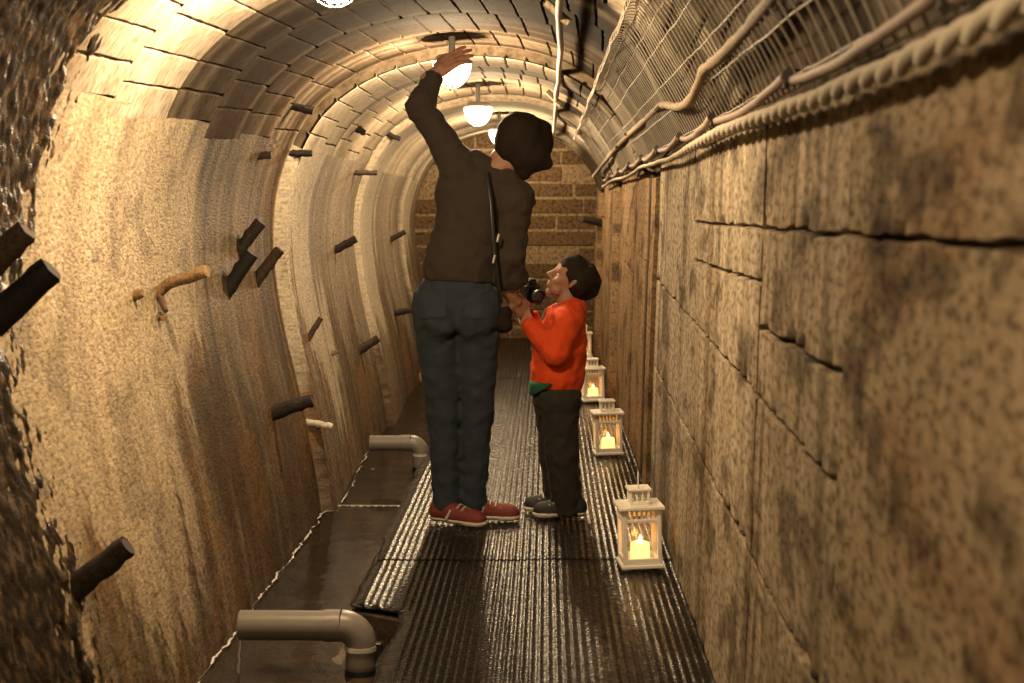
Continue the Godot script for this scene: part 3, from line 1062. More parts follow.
func build_mesh_and_lines() -> void:
	var t := thing("wire_mesh", "panel of galvanised wire mesh hung along the right of the vault", "wire mesh", Vector3(0.45, 1.45, -1.3))
	var o := t.position
	var rest := MB.new()
	var z := 1.3
	var count := 0
	while z < 11.0:
		var m := MB.new()
		var pts := []
		for k in 16:
			var s := k / 10.0
			pts.append(mesh_point(z + 0.004 * fine(z * 300.0, s * 30.0), s) - o)
		var sink: MB = m if z < 6.2 else rest
		sink.tube(pts, [0.0024], 5, false)
		if z < 6.2:
			part("cross_wire", m, M.wire, t)
		z += 0.078 if z < 2.6 else 0.062
		count += 1
	tag(part("far_cross_wires", rest, M.wire, t), "", "", "", "stuff")
	for s in [0.0, 0.06, 0.3, 0.5, 0.72, 0.86, 1.0, 1.25, 1.5]:
		var m := MB.new()
		var pts := []
		for zz in range_f(1.25, 11.0, 0.08):
			pts.append(mesh_point(zz, s) - o + Vector3(0, 0.004 * fine(zz * 90.0, s * 90.0), 0))
		m.tube(pts, [0.002], 5, false)
		part("line_wire", m, M.wire, t)
	# crooked branch tied over the mesh
	var b := MB.new()
	b.col = Color(0.34, 0.26, 0.17)
	var path := [[830, -60, 2.2], [800, -22, 2.45], [779, 3, 2.7], [762, 22, 2.92], [746, 38, 3.15], [734, 50, 3.35], [720, 60, 3.6], [714, 72, 3.75], [708, 86, 3.9], [700, 96, 4.1], [688, 100, 4.4], [676, 98, 4.75], [666, 104, 5.2], [652, 117, 5.9], [634, 133, 7.0], [616, 152, 8.8], [598, 174, 11.6]]
	var pts := []
	for k in path.size():
		pts.append(at(path[k][0], path[k][1], path[k][2]) + Vector3(-0.035, -0.02, 0))
	var cv := Curve3D.new()
	for k in pts.size():
		var tt: Vector3 = (pts[mini(k + 1, pts.size() - 1)] - pts[maxi(k - 1, 0)]) / 6.0
		cv.add_point(pts[k], -tt, tt)
	var dense := []
	var rad := []
	for k in 121:
		dense.append(cv.sample_baked(cv.get_baked_length() * k / 120.0) - pts[0])
		rad.append(0.0125 + 0.004 * fine(k * 12.0, 31.0) + 0.003 * fine(k * 40.0, 3.0))
	b.tube(dense, rad, 9)
	var br := thing("crooked_branch", "long crooked pale branch laid along the wire mesh", "branch", pts[0])
	part("stem", b, M.wood, br)
	for k in [[34, Vector3(-0.015, -0.012, 0)], [58, Vector3(-0.016, 0.0, 0)], [70, Vector3(-0.014, -0.01, 0)]]:
		var kn := MB.new()
		kn.col = Color(0.1, 0.07, 0.045)
		kn.tube([dense[k[0]], dense[k[0]] + k[1] * 1.5], [0.01, 0.006], 7)
		part("knot", kn, M.wood, br)
	# brown cable in swags between dark ties
	var ties := [0.6, 1.62, 2.66, 3.85, 4.8, 5.75, 6.7, 7.7, 8.8, 10.0, 11.3]
	var cb := thing("brown_cable", "brown cable hanging in short swags from dark ties above the rope", "cable", Vector3(0.45, 1.45, -0.6))
	for k in ties.size() - 1:
		var m := MB.new()
		var sw := []
		var z0: float = ties[k]
		var z1: float = ties[k + 1]
		for q in 17:
			var s := q / 16.0
			sw.append(Vector3(0.418 + 0.012 * s, 1.466 - 0.016 * (1.0 - pow(2.0 * s - 1.0, 2.0)) + 0.008 * (1.0 - s) + 0.004 * fine(s * 90.0, k * 20.0), -lerpf(z0, z1, s) - 0.02 * s) - cb.position)
		m.tube(sw, [0.0105, 0.0098, 0.009, 0.009], 9)
		part("swag", m, M.cable, cb)
		var ti := MB.new()
		ti.tube([Vector3(0.418, 1.452, -z1) - cb.position, Vector3(0.426, 1.485, -z1 - 0.01) - cb.position, Vector3(0.462, 1.475, -z1 - 0.015) - cb.position], [0.006], 6)
		ti.tube([Vector3(0.423, 1.474, -z1 + 0.008) - cb.position, Vector3(0.425, 1.474, -z1 - 0.012) - cb.position], [0.013], 10)
		part("tie", ti, M.tie, cb)
	# twisted rope of two strands
	var rp := thing("twisted_rope", "thick pale twisted rope along the top of the right wall", "rope", Vector3(0.46, 1.43, -1.1))
	for k in 2:
		var m := MB.new()
		var sp := []
		var rr := []
		for zz in range_f(0.9, 11.5, 0.016):
			var a := zz / 0.2 * TAU + PI * k
			var th := 1.0 if zz < 3.5 else lerpf(1.0, 0.55, smoothstep(3.5, 6.0, zz))
			var sag := 0.012 * sin(zz * 2.1) + 0.006 * fine(zz * 50.0, 2.0)
			sp.append(Vector3(0.43 + 0.007 * th * cos(a), 1.424 + sag * 0.6 + 0.007 * th * sin(a), -zz) - rp.position)
			rr.append(0.0098 * th)
		m.tube(sp, rr, 8)
		part("strand", m, M.rope, rp)

func build_ceiling_cable() -> void:
	var t := thing("ceiling_cable", "pale cable fixed to wooden battens along the top of the vault", "cable", at(552, 12, 5.2))
	var o := t.position
	var m := MB.new()
	var pts := []
	for p in [[562, -40, 4.3], [560, -10, 4.8], [559, 14, 5.3], [560, 34, 5.9], [561, 50, 6.5], [559, 66, 7.1], [559, 80, 7.8], [556, 94, 8.8], [556, 106, 9.9], [555, 120, 11.4], [553, 135, 13.4]]:
		pts.append(at(p[0], p[1], p[2] * 0.93) - o)
	m.tube(pts, [0.0115], 8)
	part("cable", m, M.white_cable, t)
	for s in [[546, 2, 569, 23, 5.0, 0.014], [547, 91, 561, 105, 8.6, 0.016]]:
		var b := MB.new()
		b.col = Color(0.5, 0.42, 0.3)
		b.tube([at(s[0], s[1], s[4]) - o, at(s[2], s[3], s[4]) - o], [s[5]], 4)
		part("batten", b, M.wood, t)
	var kk := MB.new()
	kk.col = Color(0.4, 0.3, 0.22)
	kk.tube([at(563, -8, 5.25) - o, at(564, 7, 5.3) - o], [0.016], 8)
	part("clip", kk, M.wood, t)

# ------------------------------------------------------------------ lamps and lanterns
func build_lamp(p: Vector3, energy: float, label: String) -> void:
	var t := thing("ceiling_lamp", label, "lamp", p, "lamps along the vault")
	var h := MB.new()
	h.lathe(Vector3(0, 0.05, 0), [[0.0, 0.14], [0.014, 0.14], [0.014, 0.035], [0.06, 0.03], [0.08, 0.01], [0.08, 0.0], [0.0, 0.0]], 20)
	part("housing", h, M.housing, t)
	var g := MB.new()
	var pr := []
	for k in 9:
		var a := PI / 2 * k / 8.0
		pr.append([sin(a) * 0.076, 0.05 - cos(a) * 0.1])
	g.lathe(Vector3.ZERO, pr, 20)
	part("bulb_glass", g, M.bulb, t)
	for k in 3:
		var w := MB.new()
		var pts := []
		for q in 13:
			var a := PI * q / 12.0
			pts.append(Vector3(cos(a) * 0.084, 0.05 - sin(a) * 0.112, 0).rotated(Vector3.UP, PI * k / 3.0))
		w.tube(pts, [0.0022], 5)
		part("cage_wire", w, M.metal, t)
	var l := OmniLight3D.new()
	l.name = "lamp_light"
	l.position = Vector3(0, 0.0, 0)
	l.light_color = Color(1.0, 0.87, 0.69)
	l.light_energy = energy
	l.light_size = 0.05
	l.omni_range = 14.0
	l.omni_attenuation = 2.0
	l.shadow_enabled = true
	t.add_child(l)

func lantern_parts(t: Node3D, handle: float, swing: float) -> void:
	var W := 0.15
	var m := MB.new()
	m.box(Vector3(0, 0.011, 0), Vector3(0.166, 0.014, 0.166), Basis(), 0.003)
	for s in [[-1, -1], [1, -1], [1, 1], [-1, 1]]:
		m.box(Vector3(s[0] * 0.07, 0.004, s[1] * 0.07), Vector3(0.018, 0.008, 0.018))
	part("base", m, M.paint, t)
	for s in [[-1, -1], [1, -1], [1, 1], [-1, 1]]:
		var p := MB.new()
		p.box(Vector3(s[0] * (W / 2 - 0.008), 0.115, s[1] * (W / 2 - 0.008)), Vector3(0.017, 0.195, 0.017))
		part("post", p, M.paint, t)
	for k in 4:
		var b := Basis(Vector3.UP, PI / 2 * k)
		var g := MB.new()
		g.box(b * Vector3(0, 0.028, W / 2 - 0.008), Vector3(0.118, 0.02, 0.013) if k % 2 == 0 else Vector3(0.013, 0.02, 0.118))
		part("bottom_rail", g, M.paint, t)
		var v := MB.new()
		v.box(b * Vector3(0, 0.168, W / 2 - 0.008), Vector3(0.118, 0.012, 0.013) if k % 2 == 0 else Vector3(0.013, 0.012, 0.118))
		for q in 7:
			v.box(b * Vector3((q - 3) * 0.0185, 0.189, W / 2 - 0.008), Vector3(0.0075, 0.034, 0.01) if k % 2 == 0 else Vector3(0.01, 0.034, 0.0075), Basis(), 0.001)
		part("vent_grille", v, M.paint, t)
		var gl := MB.new()
		gl.box(b * Vector3(0, 0.1, W / 2 - 0.008), Vector3(0.116, 0.125, 0.002) if k % 2 == 0 else Vector3(0.002, 0.125, 0.116), Basis(), 0.0003)
		part("glass_pane", gl, M.glass, t)
	var r := MB.new()
	r.box(Vector3(0, 0.212, 0), Vector3(0.178, 0.013, 0.178), Basis(), 0.003)
	part("roof", r, M.paint, t)
	var c := MB.new()
	c.box(Vector3(0, 0.224, 0), Vector3(0.078, 0.012, 0.078))
	for s in [[-1, -1], [1, -1], [1, 1], [-1, 1]]:
		c.box(Vector3(s[0] * 0.034, 0.246, s[1] * 0.034), Vector3(0.011, 0.04, 0.011))
	for k in 4:
		var b := Basis(Vector3.UP, PI / 2 * k)
		for q in [-0.5, 0.5]:
			c.box(b * Vector3(q * 0.022, 0.246, 0.034), Vector3(0.008, 0.04, 0.006) if k % 2 == 0 else Vector3(0.006, 0.04, 0.008), Basis(), 0.001)
	c.box(Vector3(0, 0.27, 0), Vector3(0.092, 0.01, 0.092), Basis(), 0.003)
	part("chimney", c, M.paint, t)
	var w := MB.new()
	var pts := []
	for q in 13:
		var a := PI * q / 12.0
		pts.append(Vector3(cos(a) * 0.04, 0.274, 0) + Vector3(0, sin(a) * 0.052, 0).rotated(Vector3.RIGHT, handle))
	w.tube(pts, [0.0022], 6)
	part("handle", w, M.paint, t).rotation.y = swing

func build_lantern(px: float, py: float, z: float, turn: float, lean: float, handle: float, swing: float, label: String, candle_label: String) -> void:
	var p := at(px, py, z)
	p.y = 0.022
	var t := thing("candle_lantern", label, "lantern", p, "white lanterns along the right wall")
	lantern_parts(t, handle, swing)
	t.rotation = Vector3(0, turn, lean)
	t.scale = Vector3(0.88, 1.0, 0.88)
	var cd := thing("candle", candle_label, "candle", p + Vector3(0, 0.0185, 0), "candles in the lanterns")
	var m := MB.new()
	m.lathe(Vector3.ZERO, [[0.0, 0.0], [0.032, 0.0], [0.034, 0.004], [0.0335, 0.05], [0.032, 0.062], [0.027, 0.064], [0.022, 0.052], [0.0, 0.049]], 20)
	part("wax", m, M.wax, cd)
	var k := MB.new()
	k.tube([Vector3(0, 0.048, 0), Vector3(0.001, 0.06, 0)], [0.0015], 5)
	part("wick", k, M.tie, cd)
	var f := MB.new()
	f.lathe(Vector3(0, 0.056, 0), [[0.0, 0.0], [0.006, 0.004], [0.0085, 0.012], [0.006, 0.022], [0.002, 0.032], [0.0, 0.036]], 12)
	part("flame", f, M.flame, cd)
	var l := OmniLight3D.new()
	l.name = "flame_light"
	l.position = Vector3(0, 0.072, 0)
	l.light_color = Color(1.0, 0.6, 0.24)
	l.light_energy = 0.0045
	l.light_size = 0.012
	l.omni_range = 14.0
	l.omni_attenuation = 2.0
	l.shadow_enabled = true
	cd.add_child(l)

# ------------------------------------------------------------------ people
func head_prims(c: Vector3, b: Basis, h: float) -> Array:    # b columns: right, up, face direction
	var out := []
	var add := func(p0: Vector3, p1: Vector3, r0: float, r1: float): out.append([c + b * p0 * h, c + b * p1 * h, r0 * h, r1 * h])
	add.call(Vector3(0, 0.12, -0.12), Vector3(0, 0.13, 0.05), 0.335, 0.31)
	add.call(Vector3(0, -0.05, 0.08), Vector3(0, -0.2, 0.14), 0.26, 0.2)
	add.call(Vector3(-0.1, -0.28, 0.16), Vector3(0.1, -0.28, 0.16), 0.13, 0.13)
	add.call(Vector3(-0.03, -0.4, 0.25), Vector3(0.03, -0.4, 0.25), 0.075, 0.075)
	add.call(Vector3(-0.15, 0.07, 0.29), Vector3(0.15, 0.07, 0.29), 0.05, 0.05)
	for s in [-1.0, 1.0]:
		add.call(Vector3(s * 0.17, -0.12, 0.22), Vector3(s * 0.12, -0.16, 0.25), 0.09, 0.08)
		add.call(Vector3(s * 0.35, 0.03, -0.04), Vector3(s * 0.33, -0.1, -0.01), 0.05, 0.035)
		add.call(Vector3(s * 0.36, 0.07, -0.07), Vector3(s * 0.36, 0.0, -0.08), 0.035, 0.035)
	return out

func nose_prims(c: Vector3, b: Basis, h: float) -> Array:
	var out := []
	for q in [[Vector3(0, 0.04, 0.335), Vector3(0, -0.1, 0.43), 0.035, 0.05], [Vector3(-0.05, -0.13, 0.37), Vector3(0.05, -0.13, 0.37), 0.04, 0.04], [Vector3(-0.07, -0.235, 0.335), Vector3(0.07, -0.235, 0.335), 0.03, 0.03], [Vector3(-0.06, -0.285, 0.325), Vector3(0.06, -0.285, 0.325), 0.034, 0.034]]:
		out.append([c + b * q[0] * h, c + b * q[1] * h, q[2] * h, q[3] * h])
	return out

func hand_prims(wrist: Vector3, dir: Vector3, back: Vector3, thumb_side: float, s: float, curl: float, spread := 0.06) -> Array:
	# dir runs from the wrist to the knuckles, back is the direction out of the back of the hand
	dir = dir.normalized()
	var side := dir.cross(back).normalized() * thumb_side
	back = (back - dir * back.dot(dir)).normalized()
	var out := []
	for k in 4:
		var off := (1.5 - k) * 0.0195 * s
		var root := wrist + side * off * 0.7 + dir * 0.015 * s
		var knuckle := wrist + side * off + dir * (0.088 - 0.004 * absf(k - 1.0)) * s + back * 0.002
		out.append([root, knuckle, 0.0165 * s, 0.0115 * s])
		var d := (dir + side * spread * (1.5 - k)).normalized()
		var p := knuckle
		var lens: Array = [[0.042, 0.026, 0.02], [0.046, 0.03, 0.022], [0.042, 0.028, 0.021], [0.033, 0.021, 0.018]][k]
		var r := 0.0098 * s
		for q in 3:
			d = d.rotated(side * thumb_side, -curl * [0.8, 1.0, 0.7][q] * (1.0 + 0.12 * k)).normalized()
			var e: Vector3 = p + d * lens[q] * s
			out.append([p, e, r, r * 0.9])
			p = e
			r *= 0.9
	var t0 := wrist + side * 0.026 * s + dir * 0.02 * s
	var t1 := t0 + (dir * 0.75 + side * 0.75 - back * 0.35).normalized() * 0.042 * s
	var t2 := t1 + (dir * 0.95 + side * 0.25 - back * 0.35).normalized() * 0.033 * s
	var t3 := t2 + (dir * 0.95 - side * 0.1 - back * 0.45).normalized() * 0.026 * s
	out.append([t0, t1, 0.017 * s, 0.0125 * s])
	out.append([t1, t2, 0.0115 * s, 0.0105 * s])
	out.append([t2, t3, 0.0105 * s, 0.009 * s])
	return out

func build_shoe(who: Node3D, o: Vector3, heel: Vector3, dir: Vector3, length: float, upper: Material, lace: Material) -> void:
	var d := dir.normalized()
	var side := d.cross(Vector3.UP).normalized()
	var L := length
	var g := heel.y
	var flat := Vector3(1, 1, 1)
	var sh := MB.new()
	var prims := [[heel + Vector3(0, 0.035, 0), heel + d * L * 0.3 + Vector3(0, 0.04, 0), 0.036, 0.037], [heel + d * L * 0.3 + Vector3(0, 0.034, 0), heel + d * L * 0.78 + Vector3(0, 0.022, 0), 0.036, 0.036], [heel + d * L * 0.7 + Vector3(0, 0.018, 0), heel + d * (L - 0.055) + Vector3(0, 0.02, 0), 0.038, 0.028], [heel + Vector3(0, 0.05, 0) + d * 0.01, heel + Vector3(0, 0.085, 0) + d * 0.02, 0.034, 0.03]]
	sh.body(prims, 0.006, 0.015, o, [[Vector3(0, g + 0.014, 0), Vector3.DOWN], [Vector3(0, g + 0.1, 0), Vector3.UP]])
	var shoe := part("shoe", sh, upper, who)
	var so := MB.new()
	so.body(prims, 0.006, 0.015, o, [[Vector3(0, g + 0.018, 0), Vector3.UP], [Vector3(0, g, 0), Vector3.DOWN]], 0.0, 30.0, null, 0.005)
	part("sole", so, M.sole, shoe)
	for k in 3:
		var la := MB.new()
		var mid := heel + d * L * (0.45 + 0.09 * k) + Vector3(0, 0.075 - 0.007 * k, 0) - o
		la.tube([mid - side * 0.028 + Vector3(0, -0.014, 0), mid, mid + side * 0.028 + Vector3(0, -0.014, 0)], [0.0035], 6)
		part("lace", la, lace, shoe)
	var st := MB.new()
	for s in [-1.0, 1.0]:
		st.tube([heel + d * L * 0.28 + side * s * 0.041 + Vector3(0, 0.02, 0) - o, heel + d * L * 0.36 + side * s * 0.037 + Vector3(0, 0.055, 0) - o], [0.006, 0.005], 6)
	part("side_stripe", st, M.sole, shoe)

func face_basis(face: Vector3, up: Vector3) -> Basis:
	var f := face.normalized()
	var u := (up - f * up.dot(f)).normalized()
	return Basis(u.cross(f).normalized(), u, f)

func build_woman() -> void:
	var Z := 5.8
	var o := at(462, 530, Z)
	o.y = 0.022
	var t := thing("person", "standing person in dark sweater and blue jeans, one arm raised to the vault", "person", o)
	var W := func(px: float, py: float, dz := 0.0) -> Vector3: return at(px, py, Z + dz)
	var flat := Vector3(1, 1, 1.4)
	var hip_l: Vector3 = W.call(436, 322); var hip_r: Vector3 = W.call(478, 322)
	var knee_l: Vector3 = W.call(443, 415, 0.02); var knee_r: Vector3 = W.call(477, 415, 0.03)
	var ank_l: Vector3 = W.call(447, 507); var ank_r: Vector3 = W.call(472, 505, 0.03)
	var sh_l: Vector3 = W.call(462, 172, 0.02); var elb_l: Vector3 = W.call(420, 106, 0.05); var wri_l: Vector3 = W.call(437, 72, 0.1)
	var sh_r: Vector3 = W.call(513, 200, 0.0); var elb_r: Vector3 = W.call(509, 258, -0.02); var wri_r: Vector3 = W.call(513, 298, 0.05)
	var pelvis: Vector3 = W.call(457, 300); var waist: Vector3 = W.call(459, 262); var chest: Vector3 = W.call(477, 205, 0.02); var neck0: Vector3 = W.call(491, 168, 0.02)
	var headc: Vector3 = W.call(524, 146, 0.03)
	var hb := face_basis(Vector3(0.72, -0.3, -0.62), Vector3(0.55, 0.82, 0.0))
	# skin: one continuous figure
	var core := [[hip_l, knee_l, 0.08, 0.052], [knee_l, ank_l, 0.052, 0.037], [hip_r, knee_r, 0.08, 0.052], [knee_r, ank_r, 0.052, 0.037],
		[W.call(442, 302), W.call(472, 302), 0.085, 0.085, flat], [pelvis, waist, 0.1, 0.095, flat], [waist, chest, 0.095, 0.11, flat], [W.call(468, 193, 0.02), W.call(498, 198, 0.02), 0.08, 0.07, flat],
		[sh_l, elb_l, 0.05, 0.038], [elb_l, wri_l, 0.037, 0.026], [sh_r, elb_r, 0.05, 0.038], [elb_r, wri_r, 0.038, 0.026], [W.call(488, 175, 0.02), headc + hb * Vector3(0, -0.06, -0.02), 0.055, 0.052]]
	var sk := MB.new()
	sk.body(core, 0.012, 0.025, o)
	sk.body(head_prims(headc, hb, 0.225) + nose_prims(headc, hb, 0.225) + [[headc + hb * Vector3(0, -0.05, -0.02), neck0.lerp(headc, 0.35), 0.052, 0.052]], 0.005, 0.012, o)
	var dl: Vector3 = W.call(466, 51, 0.12) - wri_l
	sk.body(hand_prims(wri_l, dl, Vector3(-0.15, 0.55, 0.8), -1.0, 0.92, 0.22, 0.1) + [[wri_l - dl.normalized() * 0.05, wri_l + dl.normalized() * 0.02, 0.027, 0.024]], 0.0036, 0.006, o)
	var dr: Vector3 = W.call(526, 312, 0.1) - wri_r
	sk.body(hand_prims(wri_r, dr, Vector3(-0.3, 0.5, 0.8), 1.0, 0.92, 0.5, 0.05) + [[wri_r - dr.normalized() * 0.05, wri_r + dr.normalized() * 0.02, 0.027, 0.024]], 0.0036, 0.006, o)
	part("body", sk, M.skin, t)
	for s in [-1.0, 1.0]:
		var e := MB.new()
		e.lathe(headc + hb * Vector3(s * 0.15, 0.0, 0.285) * 0.225 - o, [[0.0, -0.009], [0.007, -0.006], [0.009, 0.0], [0.007, 0.006], [0.0, 0.009]], 10)
		part("eye", e, M.eye, t)
	# jeans
	var legs := [[hip_l, knee_l, 0.088, 0.062], [knee_l, ank_l, 0.062, 0.053], [hip_r, knee_r, 0.088, 0.062], [knee_r, ank_r, 0.062, 0.053],
		[W.call(438, 305), W.call(475, 305), 0.103, 0.103, flat], [W.call(438, 318, -0.05), W.call(440, 322, -0.05), 0.075, 0.07], [W.call(476, 318, -0.05), W.call(474, 322, -0.05), 0.075, 0.07], [pelvis, W.call(458, 270), 0.125, 0.125, flat]]
	var je := MB.new()
	var hem: Vector3 = W.call(455, 513)
	var top: Vector3 = W.call(457, 270)
	je.body(legs, 0.009, 0.022, o, [[hem, Vector3.DOWN], [top, Vector3.UP]], 0.008, 420.0, nf)
	var jeans := part("jeans", je, M.denim, t)
	for x in [436, 477]:
		var pk := MB.new()
		var c: Vector3 = W.call(x, 302)
		pk.body(legs, 0.009, 0.022, o, [[c + Vector3(0.052, 0, 0), Vector3.RIGHT], [c - Vector3(0.052, 0, 0), Vector3.LEFT], [c + Vector3(0, 0.055, 0), Vector3.UP], [c - Vector3(0, 0.06, 0), Vector3.DOWN], [c, Vector3.FORWARD]], 0.008, 420.0, nf, 0.003)
		part("back_pocket", pk, M.denim, jeans)
	# sweater
	var up := [[W.call(458, 285), waist, 0.132, 0.13, flat], [waist, chest, 0.13, 0.142, flat], [W.call(464, 192, 0.02), W.call(504, 199, 0.02), 0.112, 0.104, flat], [W.call(478, 172, 0.02), W.call(500, 178, 0.02), 0.085, 0.075, flat]]
	var sw := MB.new()
	sw.body(up, 0.009, 0.03, o, [[W.call(458, 281), Vector3(-0.05, -1, 0).normalized()], [W.call(501, 163, 0.02), Vector3(0.5, 0.85, 0).normalized()]], 0.009, 420.0, nf)
	sw.body([[W.call(458, 210, 0.02), sh_l, 0.07, 0.075], [W.call(476, 185, 0.02), sh_l, 0.07, 0.072], [sh_l, elb_l, 0.07, 0.05], [elb_l, wri_l, 0.05, 0.036]], 0.008, 0.03, o, [[wri_l - (wri_l - elb_l) * 0.08, (wri_l - elb_l).normalized()]], 0.009, 420.0, nf)
	sw.body([[W.call(498, 195, 0.02), sh_r, 0.07, 0.075], [sh_r, elb_r, 0.076, 0.06], [elb_r, W.call(510, 280, 0.02), 0.06, 0.057], [W.call(503, 279, 0.0), W.call(517, 279, 0.02), 0.045, 0.045]], 0.008, 0.03, o, [[W.call(511, 284, 0.03), (wri_r - elb_r).normalized()]], 0.012, 420.0, nf)
	part("sweater", sw, M.sweater, t)
	# short hair, falling to the side of the tilted head
	var hr := MB.new()
	var H := 0.225
	var hp := []
	for q in [[Vector3(0, 0.15, -0.14), Vector3(0, 0.17, 0.06), 0.4, 0.36], [Vector3(0, -0.05, -0.2), Vector3(0, 0.1, -0.2), 0.34, 0.36], [Vector3(-0.2, -0.05, -0.1), Vector3(-0.22, -0.25, -0.02), 0.22, 0.16], [Vector3(0.2, -0.05, -0.1), Vector3(0.22, -0.25, -0.02), 0.22, 0.16], [Vector3(0, 0.3, 0.16), Vector3(0, 0.22, 0.33), 0.22, 0.12], [Vector3(0.14, 0.2, 0.28), Vector3(0.2, 0.05, 0.34), 0.12, 0.07], [Vector3(-0.14, 0.2, 0.28), Vector3(-0.2, 0.05, 0.34), 0.12, 0.07]]:
		hp.append([headc + hb * q[0] * H, headc + hb * q[1] * H, q[2] * H, q[3] * H])
	hp.append([W.call(538, 156, 0.0), W.call(547, 163, 0.0), 0.05, 0.024])
	hp.append([W.call(530, 160, 0.0), W.call(524, 172, 0.0), 0.06, 0.03])
	hr.body(hp, 0.006, 0.03, o, [], 0.006, 300.0, nf)
	part("hair", hr, M.hair, t)
	# shoes
	var hl := ank_l
	hl.y = 0.026
	build_shoe(t, o, hl + Vector3(-0.035, 0, 0.0), Vector3(0.85, 0, 0.5), 0.235, M.red_suede, M.sole)
	var hr2 := ank_r
	hr2.y = 0.026
	build_shoe(t, o, hr2 + Vector3(-0.03, 0, -0.02), Vector3(1.0, 0, 0.12), 0.235, M.red_suede, M.sole)
	# bag strap and small bag at the hip
	var bag := thing("shoulder_bag", "small dark bag on a strap at the standing person's right hip", "bag", W.call(503, 318, -0.03))
	var bo := bag.position
	var st := MB.new()
	st.tube([W.call(487, 172, -0.07) - bo, W.call(491, 200, -0.125) - bo, W.call(493, 230, -0.125) - bo, W.call(495, 258, -0.12) - bo, W.call(498, 285, -0.1) - bo, W.call(501, 303, -0.05) - bo], [0.009], 6, true, 0.5)
	part("strap", st, M.black_plastic, bag)
	for p in [[499, 238], [495, 259]]:
		var bu := MB.new()
		bu.tube([W.call(p[0], p[1] - 4, -0.135) - bo, W.call(p[0] - 2, p[1] + 4, -0.135) - bo], [0.006], 8)
		part("buckle", bu, M.metal, bag)
	var bb := MB.new()
	bb.body([[bo + Vector3(-0.01, -0.02, 0), bo + Vector3(0.01, 0.02, 0), 0.032, 0.026], [bo + Vector3(0.012, -0.03, 0.01), bo + Vector3(-0.008, -0.03, -0.02), 0.026, 0.026]], 0.006, 0.02, bo)
	part("pouch", bb, M.leather, bag)

